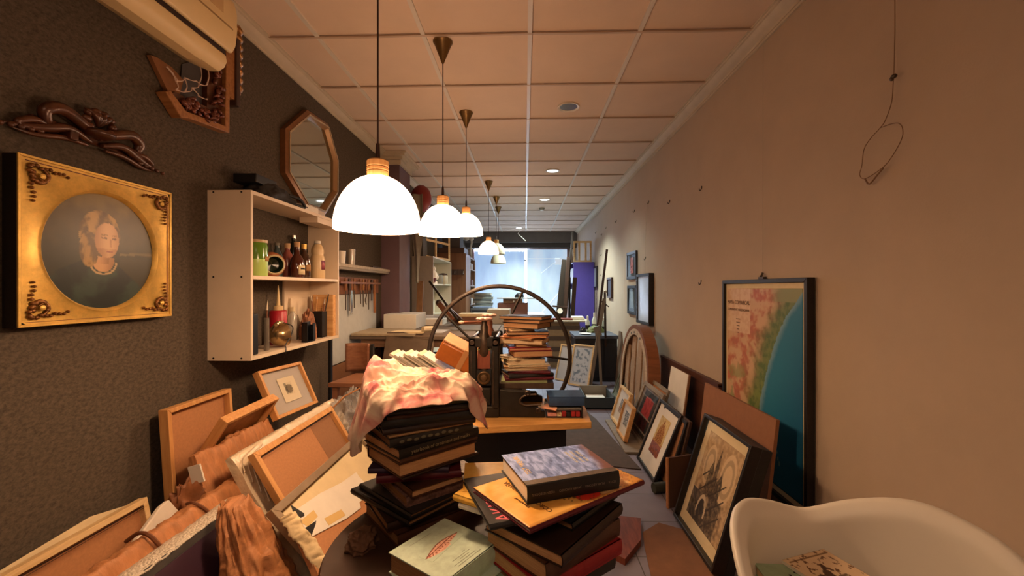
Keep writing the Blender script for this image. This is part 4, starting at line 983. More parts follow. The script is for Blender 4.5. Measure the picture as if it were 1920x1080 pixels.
solo(MB().prism([PZ(1235, 982, 0)[:2], PZ(1205, 1000, 0)[:2], (.56, 2.02), (.5, 1.6), (.9, 1.5), (.85, 1.9), (.885, 2.135)][::-1], 0, .006), 'cardboard_sheet', mat('brown_cardboard', '#7a5236', .8, var=.12, vscale=9), 'brown cardboard sheet lying on the floor in the right foreground', 'cardboard')
solo(MB().prism([(.44, 2.27), (.6, 2.24), (.55, 2.05), (.44, 1.9), (.34, 2.0)][::-1], 0, .03), 'red_wood_offcut', mat('red_wood', '#8a4428', .5, col2='#6a2e1a', vscale=5, stretch=(14, 2, 2)), 'reddish grained wood offcut lying on the tiles beside the book pile', 'board')
# ------------------------------------------------------------------ the press on its table
t = thing('press_table', 'low table with a thick pine top and black cabinet carrying the iron press', 'table', (-.05, 2.42, 0))
tx0, tx1, ty0, ty1, tz = -.44, .345, 2.10, 2.66, .548
Mt = Matrix.Translation((0, 0, 0)) @ Matrix.Rotation(R(0), 4, 'Z')
MB().prism([(-.46, 2.03), (.335, 2.165), (.345, 2.62), (-.46, 2.60)], tz-.034, tz).build('table_top', wood('table_pine', '#c8904e', '#dca860', 'x', 4), t, bevel=.003)
MB().box(-.40, .215, 2.24, 2.56, .30, tz-.036).build('drawer_cabinet', mat('black_cabinet', '#0d0c0d', .45), t, bevel=.003)
MB().box(-.14, .18, 2.232, 2.24, .33, .47).build('drawer_front', mat('black_drawer', '#151315', .35), t, bevel=.002)
MB().box(-.14, .18, 2.228, 2.233, .47, .474).build('drawer_lip', mat('black_lip', '#2c2a28', .35), t)
for x in (-.12, .19):
    for y in (2.28, 2.54): MB().box(x-.02, x+.02, y-.02, y+.02, 0, .30).build('leg', BLACKM, t)
TZ = tz
# etching press: two upright yokes with screws, bed, base and fly wheel
t = thing('etching_press', 'black cast iron etching press with a big thin flywheel on the pine table', 'press', (-.1, 2.4, TZ))
def yoke(y, dy, nm):
    x0, x1 = -.292, -.132; zt = .965
    mb = MB()
    mb.box(x0, x0+.042, y, y+dy, TZ+.04, zt).box(x1-.042, x1, y, y+dy, TZ+.04, zt)
    mb.box(x0, x1, y, y+dy, zt-.055, zt).box(x0, x1, y, y+dy, TZ+.0, TZ+.06)
    r = mb.build(nm, IRON, t, bevel=.008)
    for x in (x0+.02, x1-.02): MB().cyl((x, y-.006, zt-.028), (x, y+.004, zt-.028), .014, 14).build('bolt_head', IRON2, r, bevel=.003)
    for x in (x0+.012, x1-.034): MB().box(x, x+.006, y-.004, y, TZ+.07, zt-.07).build('groove_edge', IRON2, r)
    return r
yoke(2.215, .05, 'front_yoke'); yoke(2.53, .05, 'rear_yoke')
for x in (-.275, -.15): MB().cyl((x, 2.25, .955), (x, 2.55, .955), .009, 12).build('tie_rod', STEEL, t)
for y, nm in ((2.24, 'front'), (2.555, 'rear')):
    MB().lathe([(.018, .78), (.018, .86), (.024, .87), (.03, .88), (.03, .965), (.02, .985), (.02, 1.02), (.014, 1.03), (.014, 1.055)], 18, Matrix.Translation((-.212, y, 0))).build('pressure_screw', RUST if y > 2.4 else IRON2, t, bevel=.001)
    hw = MB()
    for k in range(6):
        a = k*math.pi/3; hw.ball((-.212+.028*math.cos(a), y+.028*math.sin(a), 1.058), (.018, .018, .009), 10)
    hw.lathe([(.03, 1.05), (.032, 1.058), (.026, 1.066)], 20, Matrix.Translation((-.212, y, 0)))
    hw.build('star_wheel', mat('pinkish_worn_iron', '#b89484', .45, .2, var=.2), t)
MB().cyl((-.212, 2.548, 1.02), (-.36, 2.5, 1.02), .007).build('locking_arm', RUST, t)
MB().ball((-.37, 2.497, 1.02), (.018, .014, .010), 10).build('arm_tip', mat('pale_knob', '#d0b8a0', .5), t)
MB().box(-.245, -.179, 2.222, 2.26, .80, .895).build('wood_block', wood('mahogany_block', '#6a3222', '#82442e', 'z', 5), t, bevel=.002)
MB().box(-.247, -.177, 2.22, 2.258, .897, .902).build('felt_pad', mat('green_pad', '#7a7c4c', .8), t)
MB().lathe([(.034, 0), (.034, .006), (.028, .01), (.022, .004), (.016, .012), (.008, .014), (.001, .014)], 24, Matrix.Translation((-.212, 2.222, .755)) @ Matrix.Rotation(R(90), 4, 'X')).build('roller_hub', mat('hub_bronze', '#6a5236', .35, .6), t)
MB().box(-.25, -.172, 2.224, 2.255, .715, .795).build('bearing_box', mat('bearing_black', '#120f0d', .5), t)
MB().box(-.25, -.175, 2.225, 2.25, TZ+.06, .70).build('lower_plate', IRON, t, bevel=.006)
MB().lathe([(.02, 0), (.02, .008), (.014, .012), (.012, .006), (.001, .006)], 18, Matrix.Translation((-.212, 2.225, .63)) @ Matrix.Rotation(R(90), 4, 'X')).build('lower_bolt', IRON2, t)
MB().cyl((-.212, 2.25, .755), (-.212, 2.55, .755), .035, 24).build('lower_roller', STEEL, t)
MB().cyl((-.212, 2.25, .83), (-.212, 2.55, .83), .03, 24).build('upper_roller', STEEL, t)
# side frame running right with its curved slot and bolts
side = [(-.132, TZ), (.105, TZ), (.105, TZ+.03), (.075, TZ+.04), (.065, TZ+.06), (.0, TZ+.06), (-.018, TZ+.075), (-.018, TZ+.10), (.0, TZ+.118), (.03, TZ+.12), (.03, TZ+.135), (-.132, TZ+.145)]
M = Matrix(((1, 0, 0, 0), (0, 0, 1, 0), (0, 1, 0, 0), (0, 0, 0, 1)))
MB().prism(side[::-1], 2.225, 2.262, M).build('side_frame', IRON, t, bevel=.005); MB().prism(side[::-1], 2.535, 2.57, M).build('side_frame', IRON, t, bevel=.005)
for x, z in ((.015, TZ+.128), (.07, TZ+.04)):
    MB().lathe([(.015, 0), (.015, .01), (.009, .013), (.008, .006), (.001, .006)], 16, Matrix.Translation((x, 2.226, z)) @ Matrix.Rotation(R(90), 4, 'X')).build('frame_bolt', IRON2, t)
MB().tube(curve([(.085, 2.222, TZ+.07), (.0, 2.222, TZ+.066), (-.026, 2.222, TZ+.088), (.0, 2.222, TZ+.115), (.06, 2.222, TZ+.122)]), .006, 8).build('slot_rim', IRON2, t)
BZ = .712
MB().box(-.74, .155, 2.29, 2.54, BZ-.03, BZ).build('bed_plate', mat('press_bed', '#4a3a2c', .5, .3, var=.2), t, bevel=.003)
solo(MB().box(-.128, .12, 2.30, 2.53, BZ+.0005, BZ+.008), 'green_blanket', mat('green_felt', '#8c9468', .9), 'pale green felt blanket on the press bed under the book stack', 'blanket')
# wheel behind
wc, wr = Vector((-.162, 2.70, .786)), .445
T = Matrix.Translation(wc) @ Matrix.Rotation(R(90), 4, 'X')
w_ = MB().tube([(wc.x+wr*math.cos(2*math.pi*i/72), wc.y, wc.z+wr*math.sin(2*math.pi*i/72)) for i in range(72)], .0135, 12, closed=True)
w_.build('wheel_rim', mat('wheel_iron', '#3c322c', .5, .3, var=.2, vscale=14), t, smooth=70)
MB().cyl((wc.x, wc.y+.03, wc.z), (wc.x, wc.y-.15, wc.z), .03, 18).build('wheel_hub', IRON, t)
for k in range(5):
    a = R(70+72*k); d = Vector((math.cos(a), 0, math.sin(a))); s_ = Vector((-d.z, 0, d.x))
    MB().tube(curve([wc+d*.025, wc+d*.2+s_*.022, wc+d*.33+s_*.012, wc+d*(wr-.01)]), .008, 8).build('spoke', IRON, t, smooth=70)
# stack of books on the press bed, from the bottom up
def pile(specs, x, y, z, group, cat='book', name='book'):
    """specs: (label, w, d, t, rot, dx, dy, cover, pages)"""
    for s in specs:
        lab, w_, d_, t_, rot, dx, dy, cv, pg = s
        book(lab, (x+dx, y+dy, z), w_, d_, t_, rot, cv, pg, group=group, name=name); z += t_+.0004
    return z
ZS = BZ+.0085
S = 'on the press'
sp = [('thin wine book with cream pages at the very bottom of the press stack', .23, .17, .016, 8, .015, 0, 'wine', 'page_tan'),
 ('dark book with grey spine second from the bottom on the press', .22, .17, .018, 16, .012, 0, 'charcoal', 'page_tan'),
 ('dark red book third from the bottom of the press stack', .20, .16, .016, -5, .03, 0, 'wine', 'page_tan'),
 ('thin cream booklet fourth from the bottom of the press stack', .20, .15, .009, 188, .0, 0, 'cream', 'page_cream'),
 ('buff booklet fifth from the bottom of the press stack', .21, .15, .010, 184, .0, 0, 'tan', 'page_cream'),
 ('pale buff booklet sixth from the bottom of the press stack', .20, .15, .011, 192, .01, 0, 'cream', 'page_cream'),
 ('thick cream paperback with bowed pages, seventh from the bottom on the press', .18, .15, .028, 200, -.01, 0, 'cream', 'page_cream'),
 ('cream paperback lying skewed eighth from the bottom on the press', .16, .14, .014, 222, -.03, 0, 'cream', 'page_cream'),
 ('thick dark red book with tan pages in the middle of the press stack', .19, .16, .034, 192, .03, 0, 'wine', 'page_tan'),
 ('slim red book on the thick dark red one in the press stack', .20, .15, .016, 189, .02, 0, 'red', 'page_tan'),
 ('small tan book with dark cover above the red books on the press', .15, .13, .018, 185, .03, 0, 'brown', 'page_tan'),
 ('cream paged book turned spine right, above the small tan book', .21, .16, .024, 165, .0, 0, 'tan', 'page_cream'),
 ('thin buff pamphlets bundled above the cream paged book on the press', .19, .15, .010, 150, -.02, 0, 'kraft', 'page_tan'),
 ('orange paperback in the upper part of the press stack', .21, .15, .014, 172, .01, 0, 'orange', 'page_tan'),
 ('dark brown book, fifth from the top of the press stack', .20, .15, .018, 186, .01, 0, 'darkbrown', 'page_tan'),
 ('buff pamphlet slipped under the black topped book, fourth from the top', .12, .12, .016, 200, -.03, 0, 'kraft', 'page_cream'),
 ('black covered book with cream page edges, third from the top', .19, .15, .030, 152, .012, 0, 'black', 'page_tan'),
 ('brown book with tan pages, second from the top of the press stack', .21, .15, .018, 148, .02, .0, 'brown', 'page_tan'),
 ('thin black book crowning the press stack, turned to the left', .22, .15, .018, 158, .005, 0, 'black', 'page_tan')]
zt_ = pile([(a, b*1.15, c*1.1, *r) for a, b, c, *r in sp], .0, 2.415, ZS, 'books stacked on the press')
# parcel and leaning white books on the left of the bed
Mx = frm((-.50, 2.33, BZ+.122), Vector((.84, .05, -.45)), Vector((.0, 1, .15)))
t = thing('leather_parcel', 'orange brown leather bound parcel tilted against the left of the press', 'parcel', M=Mx)
MB().box(-.0, .24, .0, .17, .005, .115).build('wrapped_body', mat('orange_leather', '#b8682a', .4, var=.15, vscale=12, bump=.1, bscale=30), t, world=False, bevel=.012)
MB().box(.002, .24, .002, .168, .115, .125).build('buff_top', mat('buff_cover', '#c8946a', .6, var=.1), t, world=False, bevel=.004)
MB().box(.13, .16, -.002, .172, .004, .128).build('paper_band', mat('buff_band', '#c08a58', .6), t, world=False, bevel=.002)
for k in range(8):
    a = R(-33); x = -.745+.026*k; L_ = .25-.012*(k % 3)
    M = frm((x, 2.33, BZ+.003+L_*math.sin(R(33))), (math.cos(a), 0, math.sin(a)), (0, 1, .0)) @ Matrix.Translation((.0, .08, 0))
    lab = ['leftmost leaning white booklet', 'second leaning white booklet', 'third leaning booklet with tan pages', 'fourth leaning cream booklet', 'fifth leaning white booklet', 'sixth leaning pinkish booklet', 'seventh leaning white booklet', 'last leaning booklet touching the orange parcel'][k]+' left of the press'
    o = thing('booklet', lab, 'booklet', M=M, group='leaning booklets left of the press')
    MB().box(0, .25-.012*(k % 3), -.08, .08, 0, .0012).box(0, .25-.012*(k % 3), -.08, .08, .0125, .0137).box(-.001, 0, -.08, .08, 0, .0137).build('cover', CVR['white' if k % 3 else 'cream'], o, world=False)
    MB().box(0, .245-.012*(k % 3), -.078, .078, .0012, .0125).build('page_block', CM['page_white'], o, world=False)
# blue book on boxed set at the right of the table
zz = TZ+.0005
t = thing('boxed_set', 'open dark slipcase with red black and pink book spines under the blue book', 'book box', (.22, 2.30, zz))
bx = MB().box(.11, .30, 2.225, 2.40, zz, zz+.006).box(.294, .30, 2.225, 2.40, zz, zz+.055).box(.11, .30, 2.394, 2.40, zz, zz+.055); bx.build('slipcase', mat('dark_slipcase', '#2a2420', .6), t)
for k, (x0, x1, cc, h_) in enumerate(((.118, .165, 'pink', .016), (.167, .19, 'cream', .018), (.192, .214, 'red', .024), (.216, .238, 'black', .022), (.24, .262, 'red', .024), (.264, .286, 'red', .024))):
    MB().box(x0, x1, 2.228, 2.385, zz+.007, zz+.007+h_).build('spine_panel', CVR[cc], t, bevel=.001)
book('thin grey paperback with a pink strip lying skewed over the boxed set', (.205, 2.315, zz+.032), .19, .14, .012, 4, 'grey', 'page_cream', tilt=(0, 0), soft=True)
solo(MB().prism([(.085, 2.24), (.16, 2.19), (.17, 2.25), (.12, 2.33)], zz+.0465, zz+.0485), 'paper_scrap', mat('salmon_paper', '#d89a78', .8), 'salmon paper scrap sticking out left of the boxed set', 'paper')
book('thick dark blue hardback lying on top of the boxed set', (.215, 2.325, zz+.0555), .185, .155, .047, 3, 'slate', 'page_dark')
solo(MB().box(-.44, -.22, 2.72, 3.0, .0, .05), 'red_cushion', mat('red_leather', '#6a1c14', .35, var=.2), 'dark red cushion lying on the floor left of the press table', 'cushion', bevel=.01)
# ------------------------------------------------------------------ round table with the two book piles
RT = .50
t = thing('round_table', 'round dark brown table in the foreground carrying the book piles', 'table', (-.17, 1.21, 0))
T = Matrix.Translation((-.17, 1.21, 0))
MB().lathe([(.02, RT-.03), (.355, RT-.03), (.377, RT-.022), (.38, RT-.01), (.374, RT), (.01, RT)], 64, T).build('table_top', mat('dark_leather_top', '#38241a', .45, var=.15, vscale=14), t, smooth=50)
MB().lathe([(.26, 0), (.25, .02), (.06, .05), (.045, .1), (.045, RT-.06), (.12, RT-.03)], 28, T).build('pedestal', BLACKM, t)
# tall pile, bottom to top
g = random.Random(11)
low = [('thick brown book at the very bottom of the tall pile', .31, .24, .034, 42, .02, .01, 'brown', 'page_dark'),
 ('dark book with brown page edges, second from the bottom of the tall pile', .28, .22, .026, 36, .0, .0, 'darkbrown', 'page_dark'),
 ('black album third from the bottom, its corner jutting left from the tall pile', .30, .24, .016, -38, -.03, .0, 'black', 'page_dark'),
 ('thin black book fourth from the bottom of the tall pile', .28, .22, .012, -40, -.02, .0, 'charcoal', 'page_dark'),
 ('brown book with pale marbled cover jutting right, fifth from the bottom of the tall pile', .27, .22, .030, 40, .03, .03, 'marbled', 'page_dark'),
 ('tan edged book turned left, sixth from the bottom of the tall pile', .24, .18, .022, -48, .0, .0, 'brown', 'page_tan'),
 ('dark wine book with brown edges, seventh from the bottom of the tall pile', .25, .19, .022, 12, .0, .01, 'wine', 'page_dark'),
 ('small dark book under the leaning row, eighth from the bottom of the tall pile', .24, .19, .016, 4, -.02, .01, 'purple', 'page_dark')]
cov('marbled', '#7a5a50', var=.5, vs=60)
z = pile(low, -.335, 1.36, RT+.0005, 'books in the tall pile')
z0_low = z
up = [('very thin brown booklet at the foot of the upper tall pile', .27, .20, .008, 46, .01, .0, 'darkbrown', 'page_dark'),
 ('thick pale edged book with wide tan fore edge in the middle of the tall pile', .27, .21, .038, 224, .0, .0, 'brown', 'page_tan'),
 ('brown spined book directly under the black lettered yearbook', .28, .21, .014, 47, .0, .0, 'brown', 'page_tan'),
 ('black yearbook with pale lettering along its spine in the tall pile', .285, .215, .028, 46, .0, .0, 'black', 'page_tan'),
 ('grey magazine volume with worn patterned spine above the black yearbook', .27, .21, .024, 38, -.01, .0, 'charcoal', 'page_dark'),
 ('thin booklet with pale edge, seventh from the top of the tall pile', .27, .20, .007, 34, .0, .0, 'tan', 'page_tan'),
 ('dark album, sixth from the top of the tall pile', .28, .21, .016, 28, .0, .0, 'darkbrown', 'page_dark'),
 ('black book with thin pale line, fifth from the top of the tall pile', .275, .21, .024, 25, .0, .0, 'black', 'page_dark'),
 ('brown booklet, fourth from the top of the tall pile', .27, .2, .010, 27, .01, .0, 'brown', 'page_tan'),
 ('dark thin book, third from the top of the tall pile', .28, .21, .012, 24, .0, .0, 'charcoal', 'page_dark'),
 ('olive book just under the yellow one below the pink cloth', .275, .2, .010, 26, .0, .0, 'olive', 'page_tan'),
 ('yellow edged book on top of the tall pile under the pink cloth', .26, .19, .016, 22, .01, .0, 'yellow', 'page_cream')]
zz_ = z
for s in up:
    lab, w_, d_, t_, rot, dx, dy, cv, pg = s
    o = book(lab, (-.325+dx, 1.355+dy, zz_), w_, d_, t_, rot, cv, pg, group='books in the tall pile')
    if 'yearbook with' in lab: text('yearbook of ornament and masks', .0155, mat('spine_grey', '#8a7c60', .7), Matrix.Translation((0, -d_/2-.0016, t_/2)) @ Matrix.Rotation(R(90), 4, 'X'), o, 'spine_lettering')
    if 'grey magazine' in lab:
        mb = MB()
        for k in range(9): mb.ball((-.1+.022*k, -d_/2-.0012, t_/2+.002*math.sin(k*2.3)), (.008, .001, .005), 6)
        mb.build('spine_pattern', mat('spine_pattern', '#6a6450', .7), o, world=False)
    zz_ += t_+.0004
PT = zz_
# crumpled pink and cream cloth over the top
def cloth_material():
    m, nt, b = base('tie_dyed_cloth'); L = nt.links.new
    tc = nt.nodes.new('ShaderNodeTexCoord'); n = nt.nodes.new('ShaderNodeTexNoise'); n.inputs['Scale'].default_value = 11; n.inputs['Detail'].default_value = 5; n.inputs['Distortion'].default_value = .8
    r = nt.nodes.new('ShaderNodeValToRGB'); e = r.color_ramp.elements
    e[0].position = .34; e[0].color = (*hx('#b8686a'), 1); e[1].position = .5; e[1].color = (*hx('#d4ae9a'), 1)
    q = e.new(.62); q.color = (*hx('#dcc8b0'), 1); q = e.new(.72); q.color = (*hx('#d0aa78'), 1)
    L(tc.outputs['Object'], n.inputs['Vector']); L(n.outputs['Fac'], r.inputs[0]); L(r.outputs[0], b.inputs['Base Color'])
    b.inputs['Roughness'].default_value = .9; b.inputs['Specular IOR Level'].default_value = .15
    n2 = nt.nodes.new('ShaderNodeTexNoise'); n2.inputs['Scale'].default_value = 60; bp = nt.nodes.new('ShaderNodeBump'); bp.inputs['Strength'].default_value = .25; bp.inputs['Distance'].default_value = .004
    L(tc.outputs['Object'], n2.inputs['Vector']); L(n2.outputs['Fac'], bp.inputs['Height']); L(bp.outputs[0], b.inputs['Normal'])
    return m
cxp, cyp = -.325, 1.355
def ridged(x, y, z=0): return 1-abs(noise.noise(Vector((x, y, z))))*2
def drape(u, v):
    # polar sheet: v 0 centre .. 1 hem; drops over the pile edge, longer at the left front and the right
    a = u*2*math.pi; ca, sa = math.cos(a), math.sin(a)
    def lobe(d, w): 
        q = (a-R(d)+math.pi) % (2*math.pi)-math.pi; return math.exp(-(q/R(w))**2)
    reach = .18+.012*math.sin(3*a+1)-.022*lobe(0, 50)
    ext = -.005+.11*lobe(196, 26)+.12*lobe(228, 20)+.11*lobe(-8, 13)+.05*lobe(100, 60)
    s = v*(reach+ext)
    if s < reach-.03: r, dz = s, 0
    else:
        q = s-(reach-.03); k = min(q, .05); r = reach-.03+math.sin(k/.05*math.pi/2)*.034; dz = -(1-math.cos(k/.05*math.pi/2))*.034
        if q > .05: dz -= (q-.05); r += .02*math.sin(min(1, (q-.05)*8)*1.5)
    hang = sm(.55, 1, v)
    f = ridged(ca*2.6+3+v, sa*2.6, v*1.2)*.6+ridged(ca*6+4, sa*6+8, v*1.6)*.35
    r += (.020*f+.010*math.sin(a*17+2*math.sin(a*3)))*hang
    x, y = r*ca*1.04, r*sa*.98
    hump = .068*math.exp(-(((x+.15)/.075)**2+((y-.03)/.11)**2))+.008*math.exp(-(((x-.08)/.10)**2+((y+.01)/.11)**2))+.012
    w = sm(1.0, .5, v)
    # long creases sweep from the left hump to the right, finer ones ride on them
    p_, q_ = x*.9+y*.45, y*.9-x*.35
    wr = .020*(ridged(p_*5+1, q_*13+2, .3)-.3)+.018*(ridged(p_*8+5+q_*6, q_*22, 4)-.3)+.013*(ridged(p_*18-q_*9, q_*36, 7)-.3)+.006*ridged(p_*40, q_*60+p_*20, 2)
    return (cxp+x, cyp+y, PT+.003+dz+w*(hump+wr+.012)*sm(0, .35, w+.1)+(1-w)*.010*f)
MB().grid(420, 200, drape).build('cloth', cloth_material(), None, smooth=180, sol=.002, offset=1).name = 'crumpled_cloth'
tag(bpy.data.objects['crumpled_cloth'], 'crumpled pink and cream cloth thrown over the tall book pile', 'cloth')
rumple('dark_rag', mat('brown_rag', '#5a3c28', .8, var=.2), 'crumpled brown rag at the foot of the tall pile on the round table', 'rag', (-.455, 1.19, RT+.0005), .05, .06, .05, 3, .5)

# front pile
FP = (.045, 1.085)
fr_ = [('dark book at the very bottom of the front pile', .27, .20, .036, 38, .02, .02, 'charcoal', 'page_dark'),
 ('red covered book with white line, low in the front pile', .28, .21, .038, 40, .03, .015, 'red', 'page_tan'),
 ('thick dark book with tan pages, third from the bottom of the front pile', .28, .21, .044, 44, .03, .02, 'brown', 'page_tan'),
 ('large brown book with blank cover under the comics in the front pile', .29, .23, .028, 52, .035, .02, 'darkbrown', 'page_tan')]
z = pile(fr_, FP[0], FP[1], RT+.0005, 'books in the front pile')
zf = z
o = book('black book with loose cover at the right of the front pile', (.13, 1.14, zf), .22, .14, .018, 50, 'black', 'page_dark', group='books in the front pile')
o = book('white board book under the yellow book at the left of the front pile', (-.062, 1.135, zf), .17, .15, .014, -28, 'white', 'page_white', group='books in the front pile')
o = book('yellow hardback lying left in the front pile with black edge', (-.062, 1.14, zf+.0145), .20, .16, .016, -30, 'yellow', 'page_dark', group='books in the front pile')
MB().box(-.04, .03, -.07, .0, .0161, .0165).build('cover_panel', CVR['orange'], o, world=False)
o = book('yellow marbled book showing behind the blue book on the front pile', (-.075, 1.235, zf+.0205), .20, .19, .012, 6, mat('marbled_yellow', '#e2a83c', .45, col2='#f0c868', vscale=14), 'page_dark', group='books in the front pile')
zf2 = zf+.0335
o = book('black comic album with pink lettering sticking out of the front pile', (-.035, 1.10, zf2), .19, .25, .012, 22, 'charcoal', 'page_white', group='books in the front pile')
text('AKIRA', .052, INKPINK, Matrix.Translation((-.055, -.045, .0122)) @ Matrix.Rotation(R(90), 4, 'Z'), o, 'cover_title')
zf3 = zf2+.0125
def comic(u, v):
    n = fbm(u*7, v*7, 2); c = mixc(hx('#e8a848'), hx('#f2bc64'), sm(-.4, .4, n))
    x, y = u-.5, v-.42
    if u > .36:
        if (x-.04)**2/.010+(y+.27)**2/.016 < 1: c = hx('#d83828')
        elif (x-.24)**2/.035+(y+.2)**2/.05 < 1.1+n: c = mixc(hx('#c88a50'), hx('#e8c08a'), sm(-.3, .3, fbm(u*15, v*15, 6)))
        if abs(fbm(u*11, v*11, 9)) < .035: c = hx('#6a4a2c')
    if u > .9 or v < .04: c = mixc(c, hx('#b8783a'), .5)
    return c
cw, cd_ = .39, .235
M0 = Matrix.Translation((.082, 1.165, zf3)) @ Matrix.Rotation(R(47), 4, 'Z')
co_ = book('orange comic album with a red figure lying under the blue book', (.093, 1.128, zf3), cw, cd_, .013, 38, 'wine', 'page_white', group='books in the front pile')
paint(cw-.002, cd_-.004, comic, 80, 60, 0, -cd_/2+.003, .0132).build('cover_print', painted('cover_ink', .4, .4), co_, world=False, sol=.0002)
rotM = lambda x, y, a, z=.0138: Matrix.Translation((x, y, z)) @ Matrix.Rotation(R(a), 4, 'Z')
text('CORONAS DE ESPAÑA', .018, mat('cover_brown_ink', '#6a4014', .7), rotM(-.112, -.0, 90), co_, 'cover_title'); text('Editorial Juvenil', .009, mat('cover_brown_ink', '#6a4014', .7), rotM(-.142, -.02, 90), co_, 'cover_title')
text('Coleccion', .008, mat('cover_brown_ink', '#6a4014', .7), rotM(-.092, .03, 90), co_, 'cover_title')
zf4 = zf3+.0145
def sea(name):
    m, nt, b = base(name); L = nt.links.new
    tc = nt.nodes.new('ShaderNodeTexCoord'); mp = nt.nodes.new('ShaderNodeMapping'); mp.inputs['Scale'].default_value = (3.2, 1, 1); mp.inputs['Rotation'].default_value = (0, 0, R(-10))
    n = nt.nodes.new('ShaderNodeTexNoise'); n.inputs['Scale'].default_value = 22; n.inputs['Detail'].default_value = 6; n.inputs['Distortion'].default_value = .5
    r = nt.nodes.new('ShaderNodeValToRGB'); e = r.color_ramp.elements
    e[0].position = .35; e[0].color = (*hx('#50649a'), 1); e[1].position = .62; e[1].color = (*hx('#aebff0'), 1); q = e.new(.48); q.color = (*hx('#7c90cc'), 1)
    sp_ = nt.nodes.new('ShaderNodeSeparateXYZ'); n3 = nt.nodes.new('ShaderNodeTexNoise'); n3.inputs['Scale'].default_value = 14
    ad = nt.nodes.new('ShaderNodeMath'); ad.operation = 'MULTIPLY_ADD'; ad.inputs[1].default_value = .09
    mr = nt.nodes.new('ShaderNodeMapRange'); mr.inputs[1].default_value = .135; mr.inputs[2].default_value = .165
    mx = nt.nodes.new('ShaderNodeMix'); mx.data_type = 'RGBA'; mx.inputs['B'].default_value = (*hx('#7a5048'), 1)
    L(tc.outputs['Object'], mp.inputs['Vector']); L(mp.outputs[0], n.inputs['Vector']); L(n.outputs['Fac'], r.inputs[0])
    L(tc.outputs['Object'], sp_.inputs[0]); L(tc.outputs['Object'], n3.inputs['Vector']); L(n3.outputs['Fac'], ad.inputs[0]); L(sp_.outputs['X'], ad.inputs[2]); L(ad.outputs[0], mr.inputs[0])
    L(mr.outputs[0], mx.inputs['Factor']); L(r.outputs[0], mx.inputs['A']); L(mx.outputs['Result'], b.inputs['Base Color'])
    b.inputs['Roughness'].default_value = .35
    return m
bw_, bd_ = .252, .20
bo = book('thick book with a rippled blue water cover crowning the front pile', (.088, 1.150, zf4), bw_, bd_, .044, 21, 'black', 'page_white', group='books in the front pile')
MB().box(-bw_/2, bw_/2, -bd_/2+.028, bd_/2, .0441, .0446).build('cover_print', sea('rippled_water_print'), bo, world=False, smooth=0)
MB().box(-bw_/2, bw_/2, -bd_/2+.006, -bd_/2+.028, .0441, .0445).build('cover_band', mat('mottled_band', '#5a4c40', .5, var=.3, vscale=60), bo, world=False, smooth=0)
text('TEST MIQUEL', .02, INKGOLD, rotM(-.095, .018, 90, .0449), bo, 'cover_title')
for k, s_ in enumerate(('VICENTE BOOKS', 'JAVIER ALFONSO', 'PILAR AZCONA')): text(s_, .0105, INKW, rotM(.052+.016*k, .022, 90, .0449), bo, 'cover_names')
text('EDITA     PILAR AZCONA     JAVIER ALFONSO     VICENTE BOOKS', .0078, mat('spine_faint', '#6e6258', .7), Matrix.Translation((0, -bd_/2-.0015, .022)) @ Matrix.Rotation(R(90), 4, 'X') @ Matrix.Rotation(R(180), 4, 'Z'), bo, 'spine_lettering')

# teal books in front
book('pale green book beneath the large pale green book at the front edge', (-.19, 1.03, RT+.0005), .20, .19, .03, 56-90, 'teal', 'page_white', group='pale green books at the front')
tb_a = -57.0
Mrot = 55.8
o = book('large pale green book with a pink shell like drawing at the front of the table', (-.197, 1.054, RT+.031), .19, .19, .05, 55.8, 'teal', 'page_dark', group='pale green books at the front')
# drawing lies along the direction up-right in the picture (local y of the book)
def fish(u, v):
    x, y = (u-.5)*2, (v-.5)*2
    top = .75*(1-abs(x)**1.6); bot = -.8*(1-abs(x)**2.2)*(.6+.4*(x < .2))
    base_ = CVR_TEAL
    if y > top or y < bot: return base_
    c = mixc(hx('#e0a48c'), hx('#eec4ac'), sm(-.3, .3, fbm(u*8, v*8, 3)))
    if y > top-.16 or abs(y-.12-.1*x) < .07: c = hx('#8a4a38')
    elif abs(y+.22+.12*math.sin(x*34)) < .1 and abs(math.sin(x*22)) > .5: c = hx('#a05c48')
    return c
CVR_TEAL = hx('#bccfba')
mb = MB(); 
Mloc = Matrix.Translation((0, .0, .0503))
d_ = paint(.13, .042, fish, 90, 40, 0, 0); 
Mf = Matrix.Translation((.005, -.01, .0503)) @ Matrix.Rotation(R(8), 4, 'Z')
d_.v = [tuple(Mf @ Vector(p)) for p in d_.v]; d_.build('cover_drawing', painted('cover_ink', .4, .4), o, world=False, sol=.0002)
ln = MB()
for k, (a, b) in enumerate(((.012, .02), (-.03, .03), (-.012, .02), (-.04, .032), (-.035, .045))): ln.box(a, b, -.048-.0075*k, -.0465-.0075*k, .0501, .0504)
ln.box(-.05, .02, .072, .0726, .0501, .0504)
ln.build('cover_lines', mat('faint_ink', '#8c9484', .7), o, world=False, smooth=0)
book('thin pale green booklet with white edge lying right of the large pale green book', (-.06, 1.0, RT+.001), .14, .19, .022, -33, 'sage', 'page_white', group='pale green books at the front')

